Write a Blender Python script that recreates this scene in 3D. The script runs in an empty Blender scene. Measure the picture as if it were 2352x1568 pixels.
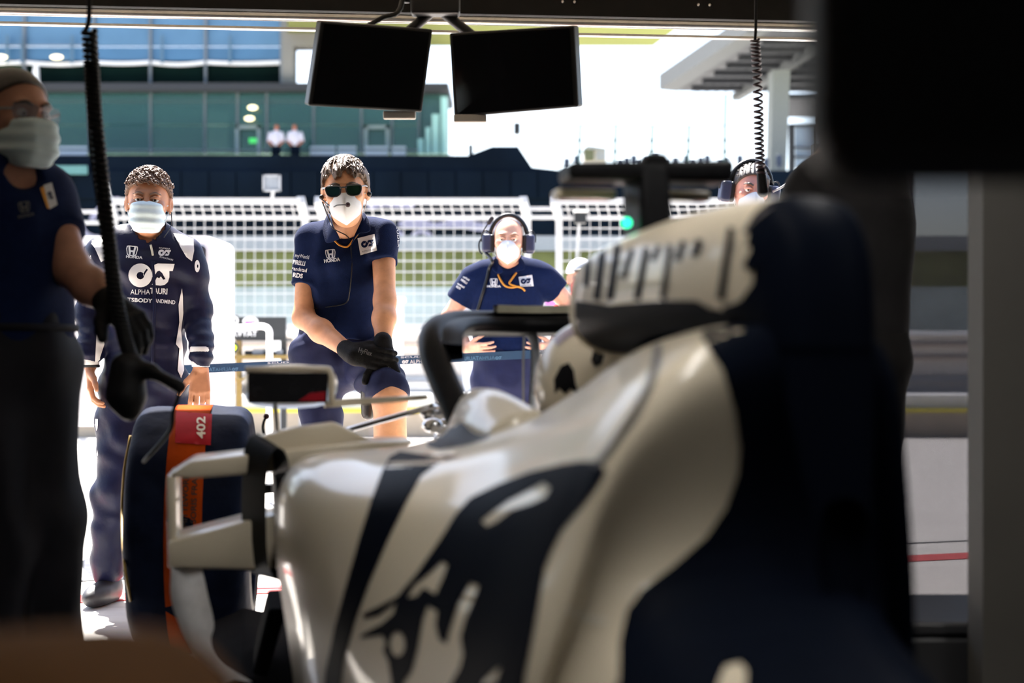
import bpy, bmesh, math, random
import numpy as np
from mathutils import Vector, Matrix
from mathutils.bvhtree import BVHTree
from mathutils.geometry import delaunay_2d_cdt

random.seed(7)
SC = bpy.context.scene
COL = SC.collection
# ------------------------------------------------------------------ camera
FPX = 2352 * 50.0 / 36.0          # focal length in pixels of the 2352 px frame
CX, HOR, CAMZ = 1176.0, 800.0, 1.0
cam_d = bpy.data.cameras.new('camera')
cam = bpy.data.objects.new('camera', cam_d)
COL.objects.link(cam)
cam_d.lens = 50.0
cam_d.sensor_width = 36.0
cam_d.shift_y = 16.0 / 2352.0
cam_d.clip_start = 0.05
cam_d.clip_end = 600
cam.location = (0, 0, CAMZ)
cam.rotation_euler = (math.radians(90), 0, 0)
cam_d.dof.use_dof = True
cam_d.dof.focus_distance = 5.35
cam_d.dof.aperture_fstop = 2.2
SC.camera = cam
SC.view_settings.view_transform = 'Standard'
SC.view_settings.look = 'None'
SC.view_settings.gamma = 1.0
SC.view_settings.use_curve_mapping = False
SC.view_settings.exposure = 0.8
# ------------------------------------------------------------------ sky and sun
W = bpy.data.worlds.new('sky')
SC.world = W
W.use_nodes = True
nt = W.node_tree
nt.nodes.clear()
wo = nt.nodes.new('ShaderNodeOutputWorld')
bg = nt.nodes.new('ShaderNodeBackground')
sk = nt.nodes.new('ShaderNodeTexSky')
sk.sky_type = 'NISHITA'
sk.sun_disc = False
sk.sun_elevation = math.radians(60)
sk.sun_rotation = math.radians(-20)
sk.air_density = 1.0
sk.dust_density = 2.5
sk.ozone_density = 1.0
bg.inputs['Strength'].default_value = 0.26
nt.links.new(sk.outputs[0], bg.inputs[0])
nt.links.new(bg.outputs[0], wo.inputs[0])
sun_d = bpy.data.lights.new('sun', 'SUN')
sun_d.energy = 17.0
sun_d.angle = math.radians(0.55)
sun_d.color = (1.0, 0.955, 0.89)
sun = bpy.data.objects.new('sun', sun_d)
COL.objects.link(sun)
# the sun stands behind the people, high and a little to the left
sdir = Vector((0.20, -0.46, -0.866))
sun.rotation_euler = sdir.to_track_quat('-Z', 'Y').to_euler()
sun.location = (-4, 12, 14)


# ------------------------------------------------------------------ helpers
def at(px, py, d):
    return np.array([(px - CX) * d / FPX, d, CAMZ + (HOR - py) * d / FPX])


MATS = {}


def mat(name, col, rough=0.5, metal=0.0, var=0.12, scale=25.0, bump=0.0, bscale=None, coat=0.0, spec=0.5,
        emit=None, estr=0.0, sheen=0.0, sss=0.0, stretch=None, col2=None):
    if name in MATS:
        return MATS[name]
    m = bpy.data.materials.new(name)
    m.use_nodes = True
    t = m.node_tree
    b = t.nodes['Principled BSDF']
    b.inputs['Roughness'].default_value = rough
    b.inputs['Metallic'].default_value = metal
    b.inputs['Coat Weight'].default_value = coat
    b.inputs['Coat Roughness'].default_value = 0.06
    b.inputs['Specular IOR Level'].default_value = spec
    if sheen:
        b.inputs['Sheen Weight'].default_value = sheen
        b.inputs['Sheen Roughness'].default_value = 0.5
    if sss:
        b.inputs['Subsurface Weight'].default_value = sss
        b.inputs['Subsurface Radius'].default_value = (0.012, 0.005, 0.003)
        b.inputs['Subsurface Scale'].default_value = 1.0
    tc = t.nodes.new('ShaderNodeTexCoord')
    src = tc.outputs['Object']
    if stretch:
        mp = t.nodes.new('ShaderNodeMapping')
        mp.inputs['Scale'].default_value = stretch
        t.links.new(src, mp.inputs[0])
        src = mp.outputs[0]
    nz = t.nodes.new('ShaderNodeTexNoise')
    nz.inputs['Scale'].default_value = scale
    nz.inputs['Detail'].default_value = 4
    t.links.new(src, nz.inputs['Vector'])
    rp = t.nodes.new('ShaderNodeValToRGB')
    rp.color_ramp.elements[0].position = 0.3
    rp.color_ramp.elements[1].position = 0.7
    c = np.array(col[:3])
    lo = np.clip(c * (1 - var), 0, 1)
    hi = np.clip(c * (1 + var), 0, 1) if col2 is None else np.array(col2)
    rp.color_ramp.elements[0].color = (*lo, 1)
    rp.color_ramp.elements[1].color = (*hi, 1)
    t.links.new(nz.outputs['Fac'], rp.inputs[0])
    t.links.new(rp.outputs[0], b.inputs['Base Color'])
    if bump:
        n2 = t.nodes.new('ShaderNodeTexNoise')
        n2.inputs['Scale'].default_value = bscale or scale * 3
        n2.inputs['Detail'].default_value = 5
        t.links.new(src, n2.inputs['Vector'])
        bp = t.nodes.new('ShaderNodeBump')
        bp.inputs['Strength'].default_value = bump
        bp.inputs['Distance'].default_value = 0.01
        t.links.new(n2.outputs['Fac'], bp.inputs['Height'])
        t.links.new(bp.outputs[0], b.inputs['Normal'])
    if emit is not None:
        b.inputs['Emission Color'].default_value = (*emit, 1)
        b.inputs['Emission Strength'].default_value = estr
    MATS[name] = m
    return m


def glassmat(name, tint, trans, rough=0.03):
    """A thin tinted pane: part of the light passes, the rest mirrors on a coloured body."""
    if name in MATS:
        return MATS[name]
    m = bpy.data.materials.new(name)
    m.use_nodes = True
    t = m.node_tree
    b = t.nodes['Principled BSDF']
    b.inputs['Base Color'].default_value = (*tint, 1)
    b.inputs['Roughness'].default_value = rough
    tr = t.nodes.new('ShaderNodeBsdfTransparent')
    tr.inputs[0].default_value = (min(1, tint[0] * 1.2 + .5), min(1, tint[1] * 1.2 + .5), min(1, tint[2] * 1.2 + .5), 1)
    mx = t.nodes.new('ShaderNodeMixShader')
    nz = t.nodes.new('ShaderNodeTexNoise')
    nz.inputs['Scale'].default_value = 0.7
    mr = t.nodes.new('ShaderNodeMapRange')
    mr.inputs['To Min'].default_value = trans * 0.9
    mr.inputs['To Max'].default_value = min(1, trans * 1.1)
    t.links.new(nz.outputs['Fac'], mr.inputs['Value'])
    t.links.new(mr.outputs[0], mx.inputs[0])
    t.links.new(b.outputs[0], mx.inputs[1])
    t.links.new(tr.outputs[0], mx.inputs[2])
    t.links.new(mx.outputs[0], t.nodes['Material Output'].inputs[0])
    MATS[name] = m
    return m


BASE = {}


def tag(o, label=None, cat=None, group=None, kind=None):
    if label:
        o['label'] = label
    if cat:
        o['category'] = cat
    if group:
        o['group'] = group
    if kind:
        o['kind'] = kind
    return o


def root(name, loc, label, cat, group=None):
    o = bpy.data.objects.new(name, None)
    o.empty_display_size = 0.1
    COL.objects.link(o)
    o.location = tuple(float(v) for v in loc)
    BASE[o.name] = np.array(loc, float)
    tag(o, label, cat, group)
    return o


def obj(name, vf, material, parent=None, smooth=False, base=None):
    """verts (world metres) + faces -> one mesh object, stored relative to its thing's base"""
    v, f = vf
    v = np.asarray(v, float)
    if parent is not None:
        b = BASE[parent.name]
    else:
        if base is None:
            base = np.array([(v[:, 0].min() + v[:, 0].max()) / 2, (v[:, 1].min() + v[:, 1].max()) / 2, v[:, 2].min()])
        b = np.array(base, float)
    me = bpy.data.meshes.new(name)
    me.from_pydata((v - b).tolist(), [], [list(map(int, q)) for q in f])
    me.validate()
    me.update()
    if smooth:
        me.polygons.foreach_set('use_smooth', [True] * len(me.polygons))
    me.materials.append(material)
    o = bpy.data.objects.new(name, me)
    COL.objects.link(o)
    BASE[o.name] = b
    if parent is not None:
        o.parent = parent
    else:
        o.location = tuple(b)
    return o


def struct(name, vf, material, label=None, smooth=False):
    o = obj(name, vf, material, None, smooth)
    o['kind'] = 'structure'
    if label:
        o['label'] = label
    return o


def copy_tree(o, parent=None, loc=None):
    c = o.copy()
    COL.objects.link(c)
    c.parent = parent
    if loc is not None:
        c.location = loc
    BASE[c.name] = BASE[o.name] if parent is None else BASE[parent.name]
    for ch in list(o.children):
        copy_tree(ch, c)
    return c


def join(*vfs):
    V, F, n = [], [], 0
    for v, f in vfs:
        v = np.asarray(v, float)
        V.append(v)
        F += [[int(i) + n for i in q] for q in f]
        n += len(v)
    return np.vstack(V), F


BOXF = [(0, 3, 2, 1), (4, 5, 6, 7), (0, 1, 5, 4), (1, 2, 6, 5), (2, 3, 7, 6), (3, 0, 4, 7)]


def box(x0, x1, y0, y1, z0, z1, bev=0.0):
    v = np.array([(x0, y0, z0), (x1, y0, z0), (x1, y1, z0), (x0, y1, z0),
                  (x0, y0, z1), (x1, y0, z1), (x1, y1, z1), (x0, y1, z1)], float)
    if bev <= 0:
        return v, BOXF
    return bevel((v, BOXF), bev)


def bevel(vf, w, seg=2):
    bm = bmesh.new()
    vs = [bm.verts.new(tuple(p)) for p in vf[0]]
    for f in vf[1]:
        try:
            bm.faces.new([vs[i] for i in f])
        except ValueError:
            pass
    bmesh.ops.recalc_face_normals(bm, faces=bm.faces)
    bmesh.ops.bevel(bm, geom=list(bm.edges), offset=w, segments=seg, profile=0.5, affect='EDGES', clamp_overlap=True)
    bm.verts.index_update()
    V = np.array([v.co[:] for v in bm.verts])
    F = [[v.index for v in f.verts] for f in bm.faces]
    bm.free()
    return V, F


def pbox(x0, y0, x1, y1, d, th, bev=0.0):
    """a box whose front face covers the given photo rectangle at distance d; th = thickness away from us"""
    a, b = at(x0, y1, d), at(x1, y0, d)
    return box(a[0], b[0], d, d + th, a[2], b[2], bev)


def obox(c, ax, ay, az, bev=0.0):
    """oriented box: centre and three half-axis vectors"""
    c, ax, ay, az = (np.array(q, float) for q in (c, ax, ay, az))
    v = [c + sx * ax + sy * ay + sz * az for sz in (-1, 1) for sx, sy in ((-1, -1), (1, -1), (1, 1), (-1, 1))]
    return (np.array(v), BOXF) if bev <= 0 else bevel((np.array(v), BOXF), bev)


def bar(a, b, w, h=None):
    a, b = np.array(a, float), np.array(b, float)
    d = b - a
    L = np.linalg.norm(d)
    d /= L
    up = np.array([0, 0, 1.0]) if abs(d[2]) < 0.95 else np.array([1.0, 0, 0])
    s = np.cross(d, up)
    s /= np.linalg.norm(s)
    u = np.cross(s, d)
    return obox((a + b) / 2, d * L / 2, s * w / 2, u * (h or w) / 2)


def cr(pts, n=8, closed=False):
    """Catmull-Rom through pts (any dimension)"""
    P = np.asarray(pts, float)
    N = len(P)
    out = []
    rng = range(N if closed else N - 1)
    for i in rng:
        if closed:
            p0, p1, p2, p3 = P[(i - 1) % N], P[i], P[(i + 1) % N], P[(i + 2) % N]
        else:
            p1, p2 = P[i], P[i + 1]
            p0 = P[i - 1] if i > 0 else 2 * p1 - p2
            p3 = P[i + 2] if i + 2 < N else 2 * p2 - p1
        for k in range(n):
            t = k / n
            out.append(0.5 * (2 * p1 + (p2 - p0) * t + (2 * p0 - 5 * p1 + 4 * p2 - p3) * t * t
                              + (3 * p1 - p0 - 3 * p2 + p3) * t ** 3))
    if not closed:
        out.append(P[-1])
    return np.array(out)


def tube(pts, r, n=8, smooth=0, closed=False, caps=True):
    P = np.asarray(pts, float)
    R = np.full(len(P), r, float) if np.isscalar(r) else np.asarray(r, float)
    if smooth:
        Q = cr(np.hstack([P, R[:, None]]), smooth, closed)
        P, R = Q[:, :3], np.abs(Q[:, 3])
    N = len(P)
    T = np.zeros_like(P)
    for i in range(N):
        a = P[(i - 1) % N] if (closed or i > 0) else P[i]
        b = P[(i + 1) % N] if (closed or i < N - 1) else P[i]
        T[i] = (b - a) / (np.linalg.norm(b - a) + 1e-12)
    u = np.cross(T[0], (0, 0, 1.0))
    if np.linalg.norm(u) < 1e-3:
        u = np.cross(T[0], (1.0, 0, 0))
    u /= np.linalg.norm(u)
    V = []
    for i in range(N):
        u = u - T[i] * np.dot(u, T[i])
        u /= np.linalg.norm(u) + 1e-12
        w = np.cross(T[i], u)
        for k in range(n):
            a = 2 * math.pi * k / n
            V.append(P[i] + R[i] * (math.cos(a) * u + math.sin(a) * w))
    F = []
    for i in range(N if closed else N - 1):
        j = (i + 1) % N
        for k in range(n):
            l = (k + 1) % n
            F.append((i * n + k, i * n + l, j * n + l, j * n + k))
    if caps and not closed:
        F.append(tuple(range(n))[::-1])
        F.append(tuple((N - 1) * n + k for k in range(n)))
    return np.array(V), F


def grid(G, closed_u=False, closed_v=False):
    """grid of points G[i][j] -> quads"""
    G = np.asarray(G, float)
    a, b = G.shape[:2]
    F = []
    for i in range(a if closed_u else a - 1):
        for j in range(b if closed_v else b - 1):
            i2, j2 = (i + 1) % a, (j + 1) % b
            F.append((i * b + j, i2 * b + j, i2 * b + j2, i * b + j2))
    return G.reshape(-1, 3), F


def extrude(poly, dirv):
    """closed planar polygon (3D) extruded along dirv"""
    P = np.asarray(poly, float)
    n = len(P)
    V = np.vstack([P, P + np.array(dirv, float)])
    F = [tuple(range(n))[::-1], tuple(range(n, 2 * n))] + [(i, (i + 1) % n, n + (i + 1) % n, n + i) for i in range(n)]
    return V, F


def ppoly(pts, d, th):
    """photo outline -> plate of thickness th at distance d"""
    return extrude([at(x, y, d) for x, y in pts], (0, th, 0))


def rrect(cx, cy, w, h, r, n=5):
    out = []
    for sx, sy, a0 in ((1, 1, 0), (-1, 1, 90), (-1, -1, 180), (1, -1, 270)):
        for k in range(n + 1):
            a = math.radians(a0 + 90 * k / n)
            out.append((cx + sx * (w / 2 - r) + r * math.cos(a), cy + sy * (h / 2 - r) + r * math.sin(a)))
    return out


def sphere(c, r, n=16, m=10, R=None):
    c = np.array(c, float)
    r = np.array([r, r, r] if np.isscalar(r) else r, float)
    G = []
    for i in range(m + 1):
        t = math.pi * i / m
        row = []
        for k in range(n):
            a = 2 * math.pi * k / n
            p = np.array([math.sin(t) * math.cos(a), math.sin(t) * math.sin(a), math.cos(t)]) * r
            row.append(c + (R @ p if R is not None else p))
        G.append(row)
    return grid(G, False, True)


# ------------------------------------------------------------------ implicit surfaces (bodies, clothes)
def rc(a, b, ra, rb):
    a, b = np.array(a, float), np.array(b, float)
    ab = b - a
    L2 = float(ab @ ab) + 1e-12

    def f(P):
        t = np.clip(((P - a) @ ab) / L2, 0, 1)
        return np.linalg.norm(P - (a + t[:, None] * ab), axis=1) - (ra + (rb - ra) * t)
    return f


def ell(c, r, R=None):
    c, r = np.array(c, float), np.array(r, float)

    def f(P):
        q = P - c
        if R is not None:
            q = q @ R
        k0 = np.linalg.norm(q / r, axis=1)
        k1 = np.linalg.norm(q / (r * r), axis=1) + 1e-9
        return k0 * (k0 - 1) / k1
    return f


def rbox(c, h, rad, R=None):
    c, h = np.array(c, float), np.array(h, float)

    def f(P):
        q = P - c
        if R is not None:
            q = q @ R
        q = np.abs(q) - (h - rad)
        return np.linalg.norm(np.maximum(q, 0), axis=1) + np.minimum(q.max(axis=1), 0) - rad
    return f


def spine(secs, right=(1, 0, 0)):
    """lofted elliptic trunk: secs = [(centre, half width, half depth)]"""
    C = [np.array(s[0], float) for s in secs]
    Wd = [s[1] for s in secs]
    Dp = [s[2] for s in secs]
    rt = np.array(right, float)
    rt /= np.linalg.norm(rt)

    def f(P):
        best = None
        for i in range(len(C) - 1):
            ab = C[i + 1] - C[i]
            L = np.linalg.norm(ab)
            ax = ab / L
            r_ = rt - ax * (rt @ ax)
            r_ /= np.linalg.norm(r_)
            fw = np.cross(ax, r_)
            q = P - C[i]
            tt = (q @ ax) / L
            t = np.clip(tt, 0, 1)
            w = Wd[i] + (Wd[i + 1] - Wd[i]) * t
            d = Dp[i] + (Dp[i + 1] - Dp[i]) * t
            ex = (tt - t) * L
            x, y = q @ r_, q @ fw
            m = np.minimum(w, d)
            k = np.sqrt((x / w) ** 2 + (y / d) ** 2 + (ex / m) ** 2)
            v = (k - 1) * m
            best = v if best is None else np.minimum(best, v)
        return best
    return f


def smin(a, b, k):
    if k <= 0:
        return np.minimum(a, b)
    h = np.clip(0.5 + 0.5 * (b - a) / k, 0, 1)
    return b + (a - b) * h - k * h * (1 - h)


def U(prims, k=0.02):
    def f(P):
        d = None
        for p in prims:
            x = p(P)
            d = x if d is None else smin(d, x, k)
        return d
    return f


def half(c, n):
    """keeps the side the normal points away from"""
    c, n = np.array(c, float), np.array(n, float)
    n = n / np.linalg.norm(n)
    return lambda P: (P - c) @ n


def cut(f, *hs):
    return lambda P: np.maximum.reduce([f(P)] + [h(P) for h in hs])


def minus(f, g, k=0.0):
    return lambda P: -smin(-f(P), g(P), k)


def wrinkle(f, amp, sc, seed=0, aniso=(1, 1, 1)):
    rs = np.random.RandomState(seed)
    D = rs.normal(size=(5, 3))
    D /= np.linalg.norm(D, axis=1)[:, None]
    D = D * np.array(aniso) * (rs.uniform(0.7, 1.7, 5) * sc)[:, None]
    ph = rs.uniform(0, 6.28, 5)

    def g(P):
        d = f(P)
        s = np.zeros(len(P))
        for k in range(5):
            s += np.sin(P @ D[k] + ph[k] + 1.5 * np.sin(P @ D[(k + 1) % 5] * 0.6))
        return d + amp * s / 2.2
    return g


def surfnet(f, lo, hi, h, B=10):
    lo, hi = np.array(lo, float), np.array(hi, float)
    nb = np.ceil((hi - lo) / (h * B)).astype(int)
    n = nb * B
    ax = [lo[i] + (np.arange(n[i])) * h for i in range(3)]
    vals = np.ones(tuple(n), np.float32)
    bi = np.stack(np.meshgrid(*[np.arange(k) for k in nb], indexing='ij'), -1).reshape(-1, 3)
    cen = lo + (bi * B + (B - 1) / 2) * h
    fc = f(cen)
    rad = B * h * 0.87
    near = np.abs(fc) < rad * 1.9 + 2 * h
    o = np.stack(np.meshgrid(*[np.arange(B)] * 3, indexing='ij'), -1).reshape(-1, 3)
    for b_, v in zip(bi[~near], fc[~near]):
        if v < 0:
            vals[b_[0] * B:(b_[0] + 1) * B, b_[1] * B:(b_[1] + 1) * B, b_[2] * B:(b_[2] + 1) * B] = -1
    nbk = bi[near]
    for s in range(0, len(nbk), 60):
        idx = (nbk[s:s + 60, None, :] * B + o[None]).reshape(-1, 3)
        vals[idx[:, 0], idx[:, 1], idx[:, 2]] = f(lo + idx * h)
    vals[0], vals[-1] = np.maximum(vals[0], 1e-4), np.maximum(vals[-1], 1e-4)
    vals[:, 0], vals[:, -1] = np.maximum(vals[:, 0], 1e-4), np.maximum(vals[:, -1], 1e-4)
    vals[:, :, 0], vals[:, :, -1] = np.maximum(vals[:, :, 0], 1e-4), np.maximum(vals[:, :, -1], 1e-4)
    S = vals < 0
    cs = np.zeros(tuple(n - 1), np.int8)
    for dx in (0, 1):
        for dy in (0, 1):
            for dz in (0, 1):
                cs += S[dx:n[0] - 1 + dx, dy:n[1] - 1 + dy, dz:n[2] - 1 + dz]
    act = np.argwhere((cs > 0) & (cs < 8))
    if len(act) == 0:
        return np.zeros((0, 3)), []
    ids = -np.ones(tuple(n - 1), np.int64)
    ids[act[:, 0], act[:, 1], act[:, 2]] = np.arange(len(act))
    acc = np.zeros((len(act), 3))
    cnt = np.zeros(len(act))
    cor = [(0, 0, 0), (1, 0, 0), (0, 1, 0), (1, 1, 0), (0, 0, 1), (1, 0, 1), (0, 1, 1), (1, 1, 1)]
    for a_, b_ in ((0, 1), (2, 3), (4, 5), (6, 7), (0, 2), (1, 3), (4, 6), (5, 7), (0, 4), (1, 5), (2, 6), (3, 7)):
        pa, pb = act + np.array(cor[a_]), act + np.array(cor[b_])
        va = vals[pa[:, 0], pa[:, 1], pa[:, 2]].astype(float)
        vb = vals[pb[:, 0], pb[:, 1], pb[:, 2]].astype(float)
        c = (va < 0) != (vb < 0)
        t = np.where(c, va / (va - vb + 1e-12), 0)
        acc[c] += (pa + (pb - pa) * t[:, None])[c]
        cnt[c] += 1
    V = lo + h * acc / cnt[:, None]
    F = []
    for axis in range(3):
        sl0, sl1 = [slice(None)] * 3, [slice(None)] * 3
        sl0[axis], sl1[axis] = slice(0, -1), slice(1, None)
        ch = S[tuple(sl0)] != S[tuple(sl1)]
        e = np.argwhere(ch)
        o1, o2 = [(1, 2), (2, 0), (0, 1)][axis]
        ok = (e[:, o1] > 0) & (e[:, o2] > 0) & (e[:, o1] < n[o1] - 1) & (e[:, o2] < n[o2] - 1)
        e = e[ok]
        d1, d2 = np.zeros(3, int), np.zeros(3, int)
        d1[o1], d2[o2] = 1, 1
        q = [ids[tuple((e - d1 - d2).T)], ids[tuple((e - d2).T)], ids[tuple(e.T)], ids[tuple((e - d1).T)]]
        q = np.stack(q, 1)
        ins = S[tuple(e.T)]
        q[~ins] = q[~ins][:, ::-1]
        F.append(q[(q >= 0).all(1)])
    return V, np.vstack(F).tolist()


def sdf(f, pts, m, h):
    P = np.array(pts, float)
    return surfnet(f, P.min(0) - m, P.max(0) + m, h)


# ------------------------------------------------------------------ prints on surfaces
def bvh_of(*objs):
    V, F, n = [], [], 0
    for o in objs:
        b = BASE[o.name]
        vs = [tuple(np.array(v.co) + b) for v in o.data.vertices]
        V += vs
        F += [[i + n for i in p.vertices] for p in o.data.polygons]
        n += len(vs)
    return BVHTree.FromPolygons(V, F)


CAMP = Vector((0, 0, CAMZ))


def shoot(bvh, x, y, off=0.0015, dflt=None):
    """first point of the surface in the sight line of a photo position, lifted off it by off"""
    d = Vector(at(x, y, 1.0)) - CAMP
    d.normalize()
    h = bvh.ray_cast(CAMP, d)
    if h[0] is None:
        if dflt is None:
            return None
        return np.array(at(x, y, dflt))
    return np.array(h[0] - d * off)


def inside(poly, pts):
    """even-odd test, vectorised over points"""
    P = np.atleast_2d(np.asarray(pts, float))
    A = np.asarray(poly, float)
    B_ = np.roll(A, -1, 0)
    c = np.zeros(len(P), bool)
    for (x1, y1), (x2, y2) in zip(A, B_):
        if y1 == y2:
            continue
        k_ = ((y1 > P[:, 1]) != (y2 > P[:, 1])) & (P[:, 0] < (x2 - x1) * (P[:, 1] - y1) / (y2 - y1) + x1)
        c ^= k_
    return c


def decal(name, polys, bvh, material, parent, step=8.0, off=0.0015, dflt=None, smooth=0, jump=0.12):
    """flat print: outlines (even-odd) traced on the photo, laid onto the real surface"""
    if smooth:
        polys = [cr(p, smooth, True).tolist() for p in polys]
    vs, es = [], []
    dense = []
    for p in polys:
        q = []
        for i in range(len(p)):
            a, b = np.array(p[i], float), np.array(p[(i + 1) % len(p)], float)
            k = max(1, int(np.linalg.norm(b - a) / step))
            for j in range(k):
                q.append(tuple(a + (b - a) * j / k))
        dense.append(q)
    for q in dense:
        s = len(vs)
        vs += [Vector(p) for p in q]
        es += [(s + i, s + (i + 1) % len(q)) for i in range(len(q))]
    A = np.array([p for q in dense for p in q])
    lo, hi = A.min(0), A.max(0)
    gx, gy = np.meshgrid(np.arange(lo[0] + step / 2, hi[0], step), np.arange(lo[1] + step / 2, hi[1], step))
    gp = np.stack([gx.ravel(), gy.ravel()], 1)
    if len(gp):
        gin = np.zeros(len(gp), int)
        for q in dense:
            gin += inside(q, gp)
        vs += [Vector(p) for p in gp[gin % 2 == 1]]
    r = delaunay_2d_cdt(vs, es, [], 0, 1e-4)
    V2, F2 = r[0], r[2]
    P3 = [shoot(bvh, v[0], v[1], off, dflt) for v in V2]
    F = []
    V2a = np.array([v[:] for v in V2])
    cen = np.array([V2a[list(f)].mean(0) for f in F2])
    cin = np.zeros(len(cen), int)
    for q in dense:
        cin += inside(q, cen)
    for f, ci in zip(F2, cin):
        if ci % 2 == 0:
            continue
        if any(P3[i] is None for i in f):
            continue
        ds = [P3[i][1] for i in f]
        if max(ds) - min(ds) > jump:
            continue
        F.append(f)
    used = sorted({i for f in F for i in f})
    if not used:
        return None
    mp = {i: k for k, i in enumerate(used)}
    return obj(name, ([P3[i] for i in used], [[mp[i] for i in f] for f in F]), material, parent, True)


def text_shape(s, bold=0.0, width=1.0, shear=0.0):
    cu = bpy.data.curves.new('t', 'FONT')
    cu.body = s
    cu.size = 1.0
    cu.offset = bold
    cu.shear = shear
    cu.align_x = 'CENTER'
    cu.resolution_u = 3
    o = bpy.data.objects.new('t', cu)
    COL.objects.link(o)
    dg = bpy.context.evaluated_depsgraph_get()
    me = bpy.data.meshes.new_from_object(o.evaluated_get(dg))
    bm = bmesh.new()
    bm.from_mesh(me)
    bmesh.ops.triangulate(bm, faces=bm.faces)
    for _ in range(2):
        le = [e for e in bm.edges if e.calc_length() > 0.35]
        if le:
            bmesh.ops.subdivide_edges(bm, edges=le, cuts=1)
    bmesh.ops.triangulate(bm, faces=bm.faces)
    bm.verts.index_update()
    V = np.array([v.co[:2] for v in bm.verts]) if len(bm.verts) else np.zeros((0, 2))
    F = [[v.index for v in f.verts] for f in bm.faces]
    bm.free()
    bpy.data.objects.remove(o)
    bpy.data.curves.remove(cu)
    bpy.data.meshes.remove(me)
    if len(V):
        V[:, 0] *= width
    return V, F


def text(name, s, cx, cy, hgt, bvh, material, parent, width_px=None, rot=0.0, bold=0.012, off=0.002, dflt=None, shear=0.0,
         mirror=False, fn=None):
    """lettering: centre of the line and cap height in photo pixels, laid onto the surface"""
    V, F = text_shape(s, bold, 1.0, shear)
    if not len(V):
        return None
    V = V.copy()
    V[:, 1] -= 0.36
    V *= hgt / 0.72
    if width_px:
        V[:, 0] *= width_px / (V[:, 0].max() - V[:, 0].min())
    if mirror:
        V[:, 0] *= -1
    a = math.radians(rot)
    P3 = []
    for x, y in V:
        X, Y = x * math.cos(a) + y * math.sin(a), x * math.sin(a) - y * math.cos(a)
        if fn:
            X, Y = fn(X, Y)
        P3.append(shoot(bvh, cx + X, cy + Y, off, dflt))
    F = [f for f in F if all(P3[i] is not None for i in f)]
    P3 = [p if p is not None else np.zeros(3) for p in P3]
    used = sorted({i for f in F for i in f})
    if not used:
        return None
    mp = {i: k for k, i in enumerate(used)}
    return obj(name, ([P3[i] for i in used], [[mp[i] for i in f] for f in F]), material, parent)


def quad_bvh(p, d):
    """sheet through four 3D points, for laying flat print on a flat thing"""
    return BVHTree.FromPolygons([tuple(q) for q in p], [(0, 1, 2, 3)])


def circ(cx, cy, rx, ry=None, n=20, a0=0, a1=360):
    ry = ry or rx
    return [(cx + rx * math.cos(math.radians(a0 + (a1 - a0) * k / n)), cy + ry * math.sin(math.radians(a0 + (a1 - a0) * k / n)))
            for k in range(n if abs(a1 - a0) >= 360 else n + 1)]


def ring_logo(name, cx, cy, w, bvh, material, parent, rot=0, off=0.002, dflt=None, step=3.0):
    """the two linked rings with the flag-like bar: unit design 2.0 wide and 1.04 high, y down"""
    a = math.radians(rot)

    def T(p):
        x, y = (p[0] - 0.97) * w / 1.94, (p[1] - 0.5) * w / 1.94
        return (cx + x * math.cos(a) - y * math.sin(a), cy + x * math.sin(a) + y * math.cos(a))
    # left ring with a notch at the upper right, sweeping down under the second ring
    left = circ(0.5, 0.54, 0.5, 0.5, 26, -62, -330)[:]
    left += [(0.93, 0.36), (0.96, 0.6), (0.86, 0.82)]
    hole = circ(0.5, 0.55, 0.16, 0.16, 12)
    s1 = circ(0.5, 0.54, 0.5, 0.5, 28, 40, 312) + [(0.70, 0.33), (0.66, 0.45), (0.66, 0.6), (0.6, 0.69), (0.5, 0.71), (0.38, 0.66), (0.34, 0.55), (0.38, 0.44), (0.5, 0.39), (0.60, 0.42), (0.68, 0.25)][0:0]
    polyA = circ(0.5, 0.54, 0.5, 0.5, 30)
    polyA_h = hole
    polyB = [(1.00, 0.28), (1.08, 0.10), (1.24, 0.04), (1.94, 0.06), (1.86, 0.36), (1.72, 0.36), (1.72, 0.62), (1.66, 0.82), (1.52, 0.94),
             (1.34, 0.97), (0.98, 0.93), (1.12, 0.78), (1.20, 0.62), (1.30, 0.66), (1.36, 0.58), (1.46, 0.72), (1.56, 0.70), (1.42, 0.44),
             (1.30, 0.34), (1.20, 0.38), (1.12, 0.52), (1.06, 0.66), (0.99, 0.60)]
    slit = [(0.76, 0.26), (0.82, 0.30), (0.71, 0.46), (0.66, 0.58), (0.62, 0.52), (0.66, 0.40)]
    decal(name, [[T(p) for p in polyA], [T(p) for p in polyA_h], [T(p) for p in slit]], bvh, material, parent, step, off, dflt)
    decal(name, [[T(p) for p in polyB]], bvh, material, parent, step, off, dflt)


def h_badge(name, cx, cy, w, bvh, material, parent, rot=0, off=0.002, dflt=None):
    """rounded frame with an H inside"""
    a = math.radians(rot)

    def T(p):
        x, y = p[0] * w / 2, p[1] * w / 2
        return (cx + x * math.cos(a) - y * math.sin(a), cy + x * math.sin(a) + y * math.cos(a))
    o_ = [(-.92, -.8), (-.6, -.88), (.6, -.88), (.92, -.8), (1, -.3), (.82, .6), (.6, .86), (-.6, .86), (-.82, .6), (-1, -.3)]
    i_ = [(x * .84, y * .82) for x, y in o_]
    H = [(-.66, -.72), (-.36, -.72), (-.26, -.1), (.26, -.1), (.36, -.72), (.66, -.72), (.46, .72), (.2, .72), (.16, .2), (-.16, .2), (-.2, .72), (-.46, .72)]
    decal(name, [[T(p) for p in o_], [T(p) for p in i_], [T(p) for p in H]], bvh, material, parent, 6, off, dflt)
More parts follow.
